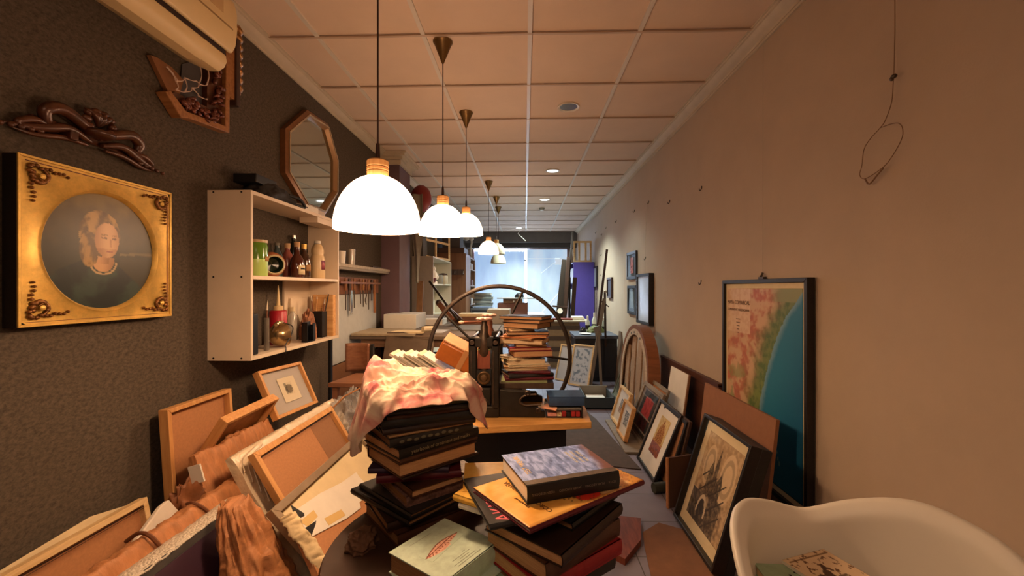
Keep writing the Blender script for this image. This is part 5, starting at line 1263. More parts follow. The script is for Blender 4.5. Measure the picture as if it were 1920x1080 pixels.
# ------------------------------------------------------------------ white tub chair
t = thing('tub_chair', 'cream moulded plastic tub chair with a heart shaped back in the right foreground', 'chair', (.74, .86, 0))
ccx, ccy, seat_z = .705, .80, .44
back_dir = R(92)
def rim_h(f):
    a = abs(f)
    return .70+.038*math.exp(-((a-R(46))/R(24))**2)-.02*math.exp(-(a/R(14))**2)-.26*sm(R(66), R(140), a)
def tub(u, v):
    f = (u-.5)*R(290); an = back_dir+f
    hz = rim_h(f)
    if v < .35:
        q = v/.35; r = .02+.19*q; z = seat_z+.012*q*q
    else:
        q = (v-.35)/.65
        r = .21+.045*min(1, q*3)**.6+.012*q; z = seat_z+.012+(hz-seat_z-.012)*(q**1.2)
        if q > .86: r += .026*((q-.86)/.14)**1.6; z -= .008*((q-.86)/.14)**2
    return (ccx+r*math.cos(an)*.99, ccy+r*math.sin(an), z)
MB().grid(96, 44, tub).build('shell', PLASTICW, t, smooth=180, sol=.012, offset=1)
for k in range(4):
    a = back_dir+R(45+90*k); MB().tube([(ccx+.13*math.cos(a), ccy+.13*math.sin(a), seat_z-.01), (ccx+.22*math.cos(a), ccy+.22*math.sin(a), 0)], .014, 10, r2=.01).build('leg', STEEL, t)
zc_ = seat_z+.016
o = book('thick dark book on the chair seat beneath the sage green book', (.66, .87, zc_), .22, .15, .085, 4, 'brown', 'page_cream')
solo(MB().box(-.06, .06, -.05, .05, 0, .03, Matrix.Translation((.555, .90, zc_+.0855)) @ Matrix.Rotation(R(20), 4, 'Z')), 'orange_paper_pad', mat('orange_paper', '#d8904c', .7), 'orange paper pad sticking out under the sage green book on the chair', 'paper')
o = book('sage green book lying on the white tub chair', (.615, .912, zc_+.116), .20, .14, .026, -3, 'sage', 'page_cream')
MB().box(-.045, -.04, .02, .035, .0261, .0264).box(-.03, -.01, .04, .045, .0261, .0264).build('cover_mark', INK, o, world=False, smooth=0)
def magp(u, v):
    c = hx('#dcc09a'); x = u; y = v
    if .06 < u < .94 and (abs(v-.93) < .008 or abs(v-.07) < .008): c = hx('#8a6a48')
    if (abs(u-.06) < .006 or abs(u-.94) < .006) and .07 < v < .93: c = hx('#8a6a48')
    n = fbm(u*7, v*5, 3)
    if u < .5+.2*n and abs(v-.35-.5*(u)) < .16+.08*n and u > .08: c = hx('#4a2c1a')
    if fbm(u*14, v*10, 9) > .38: c = hx('#6a4428')
    if .5 < u < .7 and abs(v-.55) < .02: c = hx('#6a5440')
    return c
Mg = Matrix.Translation((.672, .925, zc_+.1425)) @ Matrix.Rotation(R(20), 4, 'Z')
t = thing('magazine', 'beige magazine with a brown ink landscape cover on the white tub chair', 'magazine', M=Mg)
MB().box(-.065, .065, -.09, .09, 0, .007).build('pages', CM['page_white'], t, world=False)
paint(.13, .18, magp, 60, 80, 0, -.09, .0075).build('cover_print', painted('cover_ink', .4, .4), t, world=False, sol=.0004)
# ------------------------------------------------------------------ heap of frames and wrapped pictures along the left wall
PINEF = wood('pine_frame', '#c48a50', '#d8a468', 'y', 5)
def left(Xtop, ztop, Yc, deg, h):
    s, c = math.sin(R(deg)), math.cos(R(deg)); return lean_left(Xtop+h*s, Yc, ztop-h*c, deg)
# A: bare pine frame seen from the back, upright against the felt
picture('pine_frame', 'pine frame seen from behind with bare hardboard, upright against the felt wall', 'frame', left(-1.452, .735, 1.842, 4, .60), .37, .60, .018, .04, PINEF, backing=MDF, glass=False, bevel=.002)
# C: framed small etching tilted against the wall
Oc = Vector((PX(515, 790, -1.29)+PX(585, 760, -1.27))/2); Uc = PX(585, 760, -1.27)-PX(515, 790, -1.29); Vc = PX(470, 710, -1.40)-PX(515, 790, -1.29)
def etch(u, v):
    n = fbm(u*10, v*10, 4); c = hx('#d8c8a8')
    if ((u-.5)/.42)**2+((v-.5)/.36)**2 < 1+.8*n: c = mixc(hx('#8a7c64'), hx('#4a4234'), sm(-.2, .4, fbm(u*22, v*22, 3)))
    if u < .3 and v > .15: c = mixc(c, hx('#3a3428'), .6)
    return c
M = frm(Oc, Uc, Vc)
t = picture('framed_etching', 'pine framed small etching in a wide grey mount tilted against the felt wall', 'framed print', M, .385, .27, .018, .035, PINEF, mat('pale_grey_mount', '#b8b0a8', .8), None, backing=MDF)
paint(.15, .14, lambda u, v: hx('#e0d2b4') if not (.25 < u < .72 and .25 < v < .78) else etch((u-.25)/.47, (v-.25)/.53), 60, 60, .015, .065, .0185).build('print', painted('print_ink'), t, world=False, sol=.0008)
# B: frame tilted forward with dusty glass
A_, B_ = PX(412, 783, -1.27), PX(512, 738, -1.25); D_ = PY(352, 872, A_.y)
M = frm((0, 0, 0), B_-A_, A_-D_); w_ = (B_-A_).length; h_ = .22; M.translation = A_+(M.to_3x3() @ Vector((w_/2, -h_, 0)))
t = picture('tilted_picture', 'pine frame with dusty glass tipped over in front of the bare pine frame', 'frame', M, w_, h_, .016, .04, PINEF, mat('dusty_brown_glass', '#9a6c44', .25, var=.25, vscale=9), None, backing=MDF, glass=False)
# D: kraft wrapped flat packages
def wrapped(name, label, M, w, h, dep, m, seed, amp=.008, open_end=False, cat='package'):
    """a flat parcel with wrinkled wrapping: w along x, h along y, depth z"""
    mb = MB(); n1, n2 = 90, 60
    def face(u, v):
        # wrap a rounded section (y,z) loop along x
        a = v*2*math.pi; cy, cz = math.cos(a), math.sin(a)
        k = 6.0; rr = (abs(cy)**k+abs(cz)**k)**(-1/k)
        y = h/2+cy*rr*h/2; z = dep/2+cz*rr*dep/2
        x = (u-.5)*w
        e = min(u, 1-u)*w
        d = amp*(ridged(x*16+seed, y*7, z*30+seed)-.5+.6*ridged(x*34, y*16+seed, z*20))
        sh_ = 1-.35*sm(.03, 0, e)
        return (x, h/2+(y-h/2)*(1+d/h*2*0)+d*cy*.8, dep/2+(z-dep/2)*sh_+d*cz*1.0)
    mb.grid(n1, n2, face)
    for s in (0, n1):
        mb.f.append(tuple((j*(n1+1)+s) for j in range(n2)) if s else tuple((j*(n1+1)+s) for j in reversed(range(n2))))
    t = thing(name, label, cat, M=M); mb.build('wrapping', m, t, world=False, smooth=70); return t
TAPE = mat('parcel_tape', '#c89048', .25, spec=.8)
M = left(-1.335, .545, 1.90, 16, .50)
t = wrapped('wrapped_package', 'flat package in wrinkled brown paper with tape behind the plastic wrapped frame', M, .50, .50, .045, KRAFT, 2.2, .014)
MB().box(-.02, .13, .499, .5035, .012, .032).build('tape', TAPE, t, world=False)
mb = MB(); mb.tube([(-.05+.01*k, .506+.004*math.sin(k), .025+.012*math.sin(k*1.3)) for k in range(9)], .01, 8); mb.build('paper_fold', KRAFT, t, world=False)
MB().box(-.262, -.255, .40, .47, .01, .06).build('torn_white_edge', PAPER, t, world=False)
# E: plastic wrapped frame with rounded corner
M = left(-1.19, .535, 2.10, 31, .60)
t = wrapped('wrapped_picture', 'large frame wrapped in milky plastic film leaning on the left heap', M, .90, .60, .055, mat('milky_film', '#dcc8a8', .28, bump=.8, bscale=26, spec=.9, var=.08), 7.7, .006)
mb = MB()
for k in range(6): mb.tube(curve([(-.45+.012*k, .52-.05*k, .06), (-.42+.016*k, .57-.02*k, .063), (-.32+.03*k, .592-.012*k, .063)]), .003, 6)
mb.build('film_folds', mat('milky_film', '#d8bc96'), t, world=False)
MB().box(-.30, -.265, .17, .20, .0625, .0635).build('red_label', mat('red_label', '#a83428', .5), t, world=False); MB().box(-.292, -.273, .178, .192, .0635, .0638).build('label_mark', PAPER, t, world=False)
solo(MB().box(-.10, .0, .0, .13, .064, .067, M @ Matrix.Translation((-.15, .06, 0))), 'white_card', PAPER, 'small white card tucked beside the red label in the plastic film', 'card')
# F: pine frame back with two tone board
M = left(-1.085, .56, 1.985, 31, .56)
t = picture('pine_frame', 'pine frame back with two tone brown board leaning on the plastic wrapped frame', 'frame', M, .68, .56, .026, .03, PINEF, backing=MDF, glass=False)
MB().box(.10, .31, .02, .54, .0105, .0112).build('darker_half', MDFD, t, world=False)  # right part of the backing in the darker hardboard tone
MB().box(-.32, .32, .527, .5295, .03, .0305).build('rebate_line', BLACKM, t, world=False)
# small glazed frame
# G: large grey frame with cream mount, holding torn paper
Mg_ = left(-.90, .434, 1.86, 42, .57)
t = picture('mounted_board', 'large grey brown frame with cream mount lying against the heap in front', 'frame', Mg_, .80, .57, .03, .03, mat('grey_brown_frame', '#847058', .5, var=.1), CREAM, None, backing=MDFD, glass=False)
sp_ = [on_plane(Mg_, *p, -.02) for p in ((600, 876), (641, 841), (669, 886), (628, 914))]
Ms = Mg_ @ frm((sp_[3]+sp_[2])/2, sp_[1]-sp_[0], sp_[0]-sp_[3])
ws_, hs_ = (sp_[1]-sp_[0]).length, (sp_[0]-sp_[3]).length
t = picture('small_picture', 'small dark frame with taupe mount and grey glass wedged behind the large grey frame', 'frame', Ms, ws_, hs_, .012, .018, mat('umber_frame', '#5a4630', .45), mat('taupe_mount', '#8e7c64', .8), None, backing=MDFD)
MB().box(-ws_*.28, ws_*.28, hs_*.25, hs_*.75, .0095, .0105).build('inner_panel', MDFD, t, world=False)
# torn parcel lying in the grey frame
t = thing('torn_parcel', 'torn white paper parcel over brown board lying in the large grey frame', 'parcel', M=Mg_)
G2 = lambda px, py, z=.06: tuple(on_plane(Mg_, px, py, z)[:2])
def sheet(pts, z0, z1, n=1):
    pts = [G2(*p, z1) for p in pts]
    ar = sum(a[0]*b[1]-b[0]*a[1] for a, b in zip(pts, pts[1:]+pts[:1]))
    return MB().prism(pts if ar > 0 else pts[::-1], z0, z1)
sheet([(545, 965), (690, 925), (722, 1000), (640, 1090), (600, 1085)], .033, .056).build('brown_board', MDF, t, world=False)
sheet([(546, 962), (600, 925), (640, 905), (668, 885), (673, 893), (684, 905), (676, 915), (683, 934), (674, 942), (677, 952), (650, 972), (583, 1007), (565, 985)], .0562, .06).build('torn_sheet', PAPER, t, world=False, smooth=0)
sheet([(625, 1058), (665, 1030), (690, 1010), (700, 1040), (640, 1085)], .0562, .06).build('lower_paper', PAPER, t, world=False, smooth=0)
p0, p1, p2, p3 = [Vector((*G2(*p, .06), 0)) for p in ((527, 970), (556, 962), (640, 1078), (612, 1088))]
def curl(u, v):
    a = p0+(p3-p0)*v; b = p1+(p2-p1)*v; q = a+(b-a)*u
    return (q.x+.004*math.sin(v*17), q.y, .034+.034*math.sin(max(.0, min(1, u*.9+.1))*math.pi)*(1+.2*ridged(v*6, u))+.008*ridged(v*14, u*3))
MB().grid(14, 60, curl).build('padded_edge', mat('cream_padding', '#dcc496', .7, var=.08, vscale=14, bump=.3, bscale=30), t, world=False, smooth=80, sol=.003)
sheet([(545, 946), (570, 962), (571, 967), (555, 976), (550, 960)], .0602, .0612).build('black_tear', BLACKM, t, world=False, smooth=0)
sheet([(572, 990), (593, 976), (592, 983), (583, 1008), (576, 1003)], .0602, .0612).build('black_tear', BLACKM, t, world=False, smooth=0)
sheet([(562, 978), (588, 956), (596, 968), (578, 988)], .0602, .0608).build('tape', mat('masking_tape', '#d8b878', .5), t, world=False, smooth=0)
sheet([(608, 972), (640, 955), (648, 966), (617, 985)], .0602, .0608).build('tape', mat('masking_tape', '#d8b878', .5), t, world=False, smooth=0)
# clear film bag at the far end of the heap
rumple('film_bag', veil('grey_film', '#b8b4b0', .45, .25, .6, 26), 'crumpled clear plastic film at the far end of the frame heap', 'plastic film', (-1.04, 2.52, .40), .13, .2, .24, 8, .6, n=44)
solo(MB().box(-1.18, -.9, 2.36, 2.70, .0, .398), 'storage_carton', CARD, 'brown carton under the clear plastic film behind the frames', 'carton')
solo(MB().tube([(-1.09, 2.3, .52), (-1.03, 2.42, .6), (-.97, 2.5, .63)], .005, 7), 'thin_stick', OAK, 'thin stick poking out of the plastic film behind the frames', 'stick')

# nearest row: frame, white foam, kraft roll, bubble wrapped picture, crushed kraft
M = left(-1.405, .455, 1.17, 12, .46)
t = picture('pine_frame', 'pine frame with brown board at the lower left corner against the felt wall', 'frame', M, .70, .46, .02, .035, PINEY, backing=MDF, glass=False)
MB().box(-.33, .33, .434, .4365, .035, .0355).box(-.33, .33, .428, .4295, .035, .0355).build('dark_line', BLACKM, t, world=False)
solo(MB().prism([(-.3, .02), (.33, .02), (.335, .45), (.2, .478), (-.2, .452), (-.3, .44)], -.02, -.016, M), 'curled_card', CREAM, 'pale curled card behind the lower left pine frame', 'card')
M = left(-1.30, .435, 1.27, 16, .42)
solo(MB().prism([(-.5, 0), (.255, 0), (.27, .38), (.245, .435), (.21, .43), (-.06, .30), (-.5, .30)], 0, .02, M), 'foam_sheet', mat('white_foam', '#e0d4c4', .8, var=.04, vscale=30, bump=.1), 'thick white foam sheet between lower left frame and brown wrapped parcel', 'foam', bevel=.004)
M = left(-1.20, .445, 1.36, 20, .42)
t = wrapped('wrapped_package', 'long flat parcel in creased brown paper in the lower left foreground', M, .72, .42, .07, KRAFT, 5.1, .010)
MB().tube(curve([(-.1, .43, .0), (-.095, .44, .04), (-.1, .425, .075), (-.085, .38, .08)]), .006, 6).build('paper_crease', mat('dark_kraft', '#6a3c1e', .7), t, world=False); MB().tube(curve([(.1, .435, .03), (.095, .43, .06), (.11, .39, .08), (.12, .35, .08)]), .005, 6).build('paper_crease', mat('dark_kraft', '#6a3c1e', .7), t, world=False)
solo(MB().prism([(-.46, .05), (-.30, .05), (-.27, .33), (-.33, .40), (-.46, .34)], .085, .10, M), 'white_corner', CREAM, 'cream padded corner at the bottom edge of the lower left foreground', 'padding', bevel=.004)
rumple('crushed_paper', mat('kraft_dark_paper', '#8a5634', .55, var=.2, vscale=14, bump=.4, bscale=22, spec=.5), 'crushed dark brown paper in the gap below the bare pine frame', 'paper', (-1.31, 1.67, .30), .07, .16, .22, 12, .6, n=44, freq=3.4)
M = left(-1.09, .425, 1.34, 22, .40)
t = thing('bubble_wrapped_picture', 'dark framed picture with bubble wrap along its top in the foreground', 'wrapped picture', M=M)
MB().box(-.36, .22, .0, .40, .0, .045).build('dark_frame', mat('charcoal_frame', '#3a3632', .55, var=.12), t, world=False, bevel=.003)
MB().box(-.34, .2, .0, .372, .045, .052).build('plum_panel', mat('plum_board', '#3a2230', .5), t, world=False)
def bub(u, v):
    x = -.36+.58*u; q = v*1.0
    return (x, .395+.02*math.sin(q*math.pi)+.004*ridged(x*20, q*3), -.055+.115*q*.9+.0)
MB().grid(80, 14, bub).build('bubble_wrap', BUBBLE, t, world=False, smooth=80, sol=.006, offset=1)
MB().prism([(-.36, .0), (.14, .0), (.15, .25), (-.1, .16), (-.36, .10)], .054, .06).build('cream_sheet', CREAM, t, world=False, smooth=0)
# crushed kraft sleeve over the end of the wrapped picture
def sleeve(u, v):
    a = u*2*math.pi; ca, sa = math.cos(a), math.sin(a)
    z = .08+v*.42; k = 1-.62*v**2.2
    d = .22*ridged(ca*1.6+2, sa*1.6, v*2.2)+.14*ridged(ca*4, sa*4+3, v*4.5)+.06*ridged(ca*9, sa*9, v*11)
    y = 1.40-.01*v+(.105*k)*sa*(1+d); x = -.83-.13*v+(.075*k)*ca*(1+d)
    return (x, y, z+.02*ridged(ca*3, sa*3, v*5))
mb = MB().grid(110, 60, sleeve)
mb.f.append(tuple(60*111+i for i in range(110)))
solo(mb, 'crushed_sleeve', KRAFT, 'tall crushed brown paper sleeve standing in the left foreground', 'paper', smooth=80)
# wooden chair / stool beyond the heap
t = thing('wooden_chair', 'plain brown wooden chair by the left wall under the workbench end', 'chair', (-1.05, 2.95, 0))
CHW = wood('chair_wood', '#80523a', '#98684a', 'x', 4)
MB().prism([(-1.30, 2.80), (-.86, 2.80), (-.88, 3.14), (-1.25, 3.14)], .562, .592).build('seat', CHW, t, bevel=.004)
for x, y in ((-1.26, 2.83), (-.9, 2.83), (-1.23, 3.11), (-.91, 3.11)): MB().box(x-.017, x+.017, y-.017, y+.017, 0, .562).build('leg', CHW, t)
MB().grid(10, 8, lambda u, v: (-1.33+.17*u, 3.15+.03*math.sin(u*math.pi), .597+.21*v)).build('backrest', CHW, t, sol=.018); MB().box(-1.145, -1.125, 3.15, 3.18, .592, .80).build('back_post', BLACKM, t)
MB().box(-1.24, -.9, 2.82, 2.835, .3, .33).build('stretcher', CHW, t)
solo(MB().box(-.2, .2, 0, .3, 0, .012, frm((-.95, 3.45, .6), (1, .1, 0), (0, .45, .6))), 'plastic_wrapped_board', mat('cloudy_film_board', '#54463a', .3, var=.2, vscale=9), 'film wrapped board leaning under the workbench behind the chair', 'board')
# ------------------------------------------------------------------ workbench and what lies on it
t = thing('workbench', 'long grey brown workbench along the left wall behind the press', 'workbench', (-.8, 4.4, 0))
BN = mat('bench_top', '#6a5a4a', .6, var=.12, vscale=8)
BZ2 = .815
MB().prism([(-1.485, 3.60), (.05, 3.56), (.05, 5.6), (-1.25, 5.6), (-1.25, 4.40), (-1.485, 4.40)], BZ2-.03, BZ2).build('bench_top', BN, t, bevel=.003)
MB().box(-1.40, .0, 3.63, 3.66, BZ2-.10, BZ2-.032).build('apron', wood('bench_apron', '#6e5038', '#86644a', 'x', 4), t)
for x, y in ((-1.06, 3.68), (-.02, 3.68), (-1.06, 5.5), (-.02, 5.5)): MB().box(x-.03, x+.03, y-.03, y+.03, 0, BZ2-.032).build('leg', wood('bench_leg', '#7a6450', '#8e7a64', 'z', 4), t)
MB().box(-1.0, -.06, 3.9, 5.4, .28, .30).build('lower_shelf', BROWNWOOD, t)
solo(MB().prism([(-1.47, 3.59), (-.93, 3.57), (-.9, 3.75), (-1.1, 4.1), (-1.48, 4.05)], BZ2+.0005, BZ2+.02), 'dusty_board', mat('dusty_board', '#a8987e', .8, var=.1), 'dusty pale board lying on the near left end of the workbench', 'board')
solo(MB().prism([(-1.15, 3.62), (-.86, 3.60), (-.84, 3.74), (-1.12, 3.78)], BZ2+.0205, BZ2+.032), 'paper_sheets', CREAM, 'cream paper sheets on the dusty board at the workbench front', 'paper')
solo(MB().tube([(-.87, 3.64, BZ2+.05), (-.80, 3.70, BZ2+.05)], .028, 12), 'tape_roll', mat('tape_cream', '#c8b898', .6), 'short pale roll at the corner of the paper sheets on the bench', 'roll')
t = thing('foam_block', 'large white foam block lying on the workbench', 'block', (-1.25, 4.3, BZ2))
MB().box(-1.395, -1.07, 4.2, 4.62, BZ2+.0005, BZ2+.145).build('block', mat('white_block', '#dcd8cc', .8, var=.03), t, bevel=.004)
solo(MB().tube([(-1.36, 4.95, BZ2+.05), (-.85, 5.0, BZ2+.05)], .04, 16), 'paper_tube', mat('greyish_paper_roll', '#b8b4b0', .7), 'long grey white paper roll lying behind the white foam block', 'roll')
solo(MB().box(-1.22, -.9, 4.66, 4.94, BZ2+.0005, BZ2+.06), 'paper_stack', PAPER, 'stack of white paper on the bench between foam block and paper roll', 'paper')
solo(MB().prism([(-1.0, 3.85), (-.74, 3.82), (-.72, 4.1), (-.97, 4.15)], BZ2+.0005, BZ2+.006), 'crumpled_sheet', mat('bluish_sheet', '#c4c4c4', .7), 'white sheet with dark scribbles on the middle of the workbench', 'paper')
solo(MB().box(-.99, -.93, 3.86, 3.9, BZ2+.0065, BZ2+.022), 'black_tool', BLACKPL, 'small black tool lying on the white sheet on the bench', 'tool')
solo(MB().prism([(-.7, 4.05), (-.25, 4.0), (-.25, 4.6), (-.68, 4.6)], BZ2+.0005, BZ2+.012), 'grey_mat', mat('grey_cutting_mat', '#6c6a66', .7), 'grey cutting mat lying on the workbench behind the flywheel', 'mat')
# clamps / bars leaning behind the wheel
for k, (p0, p1, r, mm, lab) in enumerate((((806, 528), (858, 600), .012, IRON, 'long dark lever bar leaning over the workbench'), ((823, 568), (850, 602), .03, BROWNWOOD, 'short brown wooden clamp arm on the workbench'), ((838, 575), (866, 602), .02, DARKWOOD, 'dark clamp arm leaning on the workbench'))):
    a, b = PY(*p0, 4.75), PY(*p1, 4.55); b.z = max(b.z, BZ2+r)
    t = thing('clamp_bar', lab, 'clamp', b); MB().bar(a, b, r*2, r*1.4, (0, 1, 0)).build('bar', mm, t, bevel=.002); MB().ball(a, (r*1.3, r*1.3, r*1.3), 8).build('end_knob', IRON2, t)
for k, (x, y, w_, d_, h_, mm, lab) in enumerate(((-.62, 4.75, .3, .22, .09, mat('umber_box', '#6e4832', .7), 'flat brown box on the far part of the workbench'), (-.56, 4.8, .34, .25, .03, CREAM, 'pale board lying on the flat brown box on the bench'), (-.30, 5.0, .26, .3, .16, mat('grey_white_bag', '#b4b0a4', .8), 'grey white wrapped block at the back of the workbench'))):
    zb = BZ2+.0005 if k != 1 else BZ2+.0912
    solo(MB().box(x-w_/2, x+w_/2, y-d_/2, y+d_/2, zb, zb+h_), 'flat_box' if k != 1 else 'pale_board', mm, lab, 'box' if k != 1 else 'board', bevel=.003)
# shapes under the bench
for k, (x, y, w_, d_, z0, h_, c, lab) in enumerate(((-.86, 4.05, .16, .2, .301, .30, '#2a2624', 'dark upright case on the lower shelf of the workbench'), (-.66, 4.1, .14, .2, .301, .34, '#3a3230', 'second dark case on the lower shelf of the workbench'), (-.46, 4.1, .16, .2, .301, .28, '#4a4440', 'grey case on the lower shelf behind the parcel'), (-.85, 4.0, .3, .25, .0, .26, '#332620', 'dark carton on the floor under the workbench'))):
    t = thing('storage_case', lab, 'case', (x, y, z0)); MB().box(x-w_/2, x+w_/2, y-d_/2, y+d_/2, z0, z0+h_).build('case_body', mat('case_'+c[1:], c, .6), t, bevel=.004)
    MB().box(x-.03, x+.03, y-d_/2-.003, y-d_/2, z0+h_*.55, z0+h_*.75).build('case_tag', mat('case_tag', '#8a8074', .7), t)
# hanging pale cloth and long boards by the pier
solo(MB().grid(16, 50, lambda u, v: (-1.27+.13*(u-.5)*(1-.75*sm(.72, .0, v)*sm(0, .72, 1-v))+.03+.05*v*0, 4.9+.02*math.sin(u*7+v*3), 1.28+1.02*v)), 'hanging_cloth', mat('pale_hanging_cloth', '#8e8474', .9, var=.1), 'long pale cloth hanging against the mauve pier', 'cloth', sol=.006)
solo(MB().bar((-1.22, 4.92, BZ2+.0), (-1.235, 5.05, 1.30), .07, .02, (0, 1, 0)), 'brown_strip', wood('strip_wood', '#7a5634', '#8e6a44', 'z', 4), 'brown wooden strip standing below the pale hanging cloth', 'strip')
solo(MB().ball((-1.30, 5.35, 2.34), (.13, .13, .17), 20).lathe([(.012, 2.17), (.02, 2.155), (.001, 2.16)], 10, Matrix.Translation((-1.30, 5.35, 0))), 'balloon', mat('faded_red_balloon', '#8a2a26', .5), 'faded red balloon under the ceiling behind the nearest lamp', 'balloon')
# second shelf unit
sx0, sx1, sy, sz0, sz1 = -1.45, -1.12, 5.62, .55, 1.66
c0 = PY(770, 480, 5.62); 
t = thing('shelf_unit', 'tall pale shelf unit standing behind the workbench with small ornaments', 'shelf', (-1.2, 6.0, 0))
SU = mat('greyish_melamine', '#a89a8a', .6, var=.04); SUI = mat('ivory_shelf', '#cfc8b4', .6)
MB().box(-1.49, -1.205, 5.61, 5.63, 0, 1.64).build('side_panel', SU, t); MB().box(-1.49, -1.205, 6.99, 7.01, 0, 1.64).build('side_panel', SUI, t)
MB().box(-1.49, -1.475, 5.63, 6.99, 0, 1.64).build('back_panel', SUI, t)
for z in (.3, .80, 1.26, 1.622): MB().box(-1.475, -1.205, 5.63, 6.99, z, z+.018).build('shelf_board', SUI, t)
zsh = 1.2785
bottle('red_bowl', 'dark red bowl on the upper shelf of the pale shelf unit', (-1.3, 5.85, zsh), [(.04, 0), (.08, .03), (.09, .08), (.085, .08), (.07, .03), (.03, .012)], mat('dark_red_glaze', '#5a1c18', .4), cat='bowl')
t = thing('white_figurine', 'small white plaster figurine on the pale shelf unit', 'figurine', (-1.3, 6.1, zsh))
mb = MB().lathe([(.05, 0), (.05, .03), (.03, .05), (.045, .1), (.05, .15), (.025, .19)], 18, Matrix.Translation((-1.3, 6.1, zsh))); mb.build('figure', PAPER, t, smooth=70)
MB().ball((-1.3, 6.1, zsh+.215), (.03, .03, .035), 12).build('head', PAPER, t); MB().ball((-1.27, 6.16, zsh+.1), (.03, .03, .04), 10).build('arm', PAPER, t)
bottle('glass_jar', 'clear grey jar next to the white figurine on the pale shelf unit', (-1.28, 6.4, zsh), [(.05, 0), (.055, .01), (.055, .13), (.04, .14)], mat('grey_jar', '#8e9088', .25), cat='jar')
bottle('cream_pot', 'cream pot with dark lid at the far end of the pale shelf unit', (-1.28, 6.7, zsh), [(.06, 0), (.075, .02), (.075, .12), (.06, .14)], mat('cream_pot', '#b8a88c', .5), [('lid', [(.065, .14), (.065, .165), (.01, .175)], DARKWOOD)], cat='pot')
# stretcher frame standing on the unit
t = thing('stretcher_frame', 'pale wooden stretcher frame standing on top of the shelf unit', 'stretcher', M=frm((-1.30, 6.2, 1.641), (.25, .97, 0), (0, 0, 1)))
bars(MB(), .95, .50, .03, 0, .02).build('outer_bars', PINEY, t, world=False)
MB().box(-.015, .015, .03, .47, 0, .018).build('centre_bar', PINEY, t, world=False); MB().box(-.445, -.015, .235, .265, 0, .018).build('cross_bar', PINEY, t, world=False); MB().box(.015, .445, .235, .265, 0, .018).build('cross_bar', PINEY, t, world=False)
solo(MB().box(-1.46, -1.36, 5.7, 5.95, 1.641, 1.90), 'grey_panel_stack', mat('grey_green_stack', '#4e4a44', .8), 'grey dark panel standing on the near top of the shelf unit', 'board')
# wardrobe with hook rail
t = thing('wardrobe', 'brown wardrobe with a dark coat hook rail on its side, at the far left', 'wardrobe', (-1.2, 7.3, 0))
p0, p1 = PY(836, 474, 7.15), PY(872, 474, 7.15)
wx0, wx1, wz = -1.48, -.985, 1.80
MB().box(wx0, wx1, 7.15, 7.75, 0, wz).build('side_panel', wood('wardrobe_wood', '#6a442a', '#7c5436', 'z', 3), t, bevel=.003)
r_ = MB().box(wx0+.06, wx1-.03, 7.13, 7.149, 1.44, 1.53).build('hook_rail', DARKWOOD, t)
for x in (-1.3, -1.16, -1.02): MB().tube(curve([(x, 7.128, 1.51), (x, 7.10, 1.495), (x, 7.085, 1.47), (x, 7.10, 1.455)], 4), .007, 6).build('coat_hook', CHROME, r_)
solo(MB().box(-1.46, -1.02, 7.2, 7.7, wz+.001, wz+.10), 'flat_case', mat('brown_case', '#4e3424', .6), 'flat brown case lying on top of the wardrobe', 'case', bevel=.004)
solo(MB().box(-1.4, -1.1, 7.25, 7.65, wz+.102, wz+.36), 'dark_carton', mat('dark_carton', '#4a4240', .8), 'dark carton on top of the flat brown case on the wardrobe', 'carton', bevel=.006)
# tall bookcase strips beyond the wardrobe
t = thing('open_bookcase', 'narrow open bookcase beyond the wardrobe with small things on its shelves', 'bookcase', (-1.2, 8.1, 0))
bx0, bx1 = -1.47, -.99
BC = wood('bookcase_wood', '#8a6a50', '#9c7c60', 'z', 3)
for y in (7.8, 8.5): MB().box(bx0, bx1, y-.01, y+.01, 0, 1.78).build('side_panel', BC, t)
MB().box(bx0, bx0+.012, 7.81, 8.49, 0, 1.78).build('back_panel', DARKWOOD, t)
for z in (.1, .5, .9, 1.25, 1.55, 1.76): MB().box(bx0+.012, bx1, 7.81, 8.49, z, z+.018).build('shelf_board', BC, t)
for k, (y, z, c, lab) in enumerate(((8.1, .9185, '#d8d0c4', 'white small box on the lower open bookcase shelf'), (8.15, 1.2685, '#6a3428', 'reddish small box on the middle open bookcase shelf'), (8.12, 1.5685, '#c8c0b4', 'whitish small box on the upper open bookcase shelf'))):
    solo(MB().box(-1.12, -1.0, y-.12, y+.12, z, z+.11), 'small_carton', mat('carton_'+c[1:], c, .7), lab, 'box', bevel=.004)
t = thing('second_bookcase', 'dark narrow bookcase end next to the left edge of the window', 'bookcase', (-1.25, 9.5, 0))
MB().box(-1.48, -1.14, 9.2, 9.9, 0, 1.78).build('case_body', wood('dark_bookcase', '#5a382a', '#6a4634', 'z', 3), t)
t = thing('white_ornament', 'white curly wall ornament above the bookcase left of the window', 'ornament', (-1.1, 8.6, 2.0))
a = PY(880, 455, 8.55)
MB().tube(curve([PY(876, 445, 8.55), PY(884, 452, 8.55), PY(882, 470, 8.55), PY(884, 485, 8.55)]), .02, 8).build('stem', PAPER, t); MB().ball(PY(874, 447, 8.55), (.07, .04, .05), 12).build('bloom', PAPER, t); MB().ball(PY(884, 448, 8.55), (.05, .04, .04), 12).build('bloom', PAPER, t)
MB().box(-1.14, -1.06, 8.5, 8.6, 1.0, 1.78).build('post', BC, t)

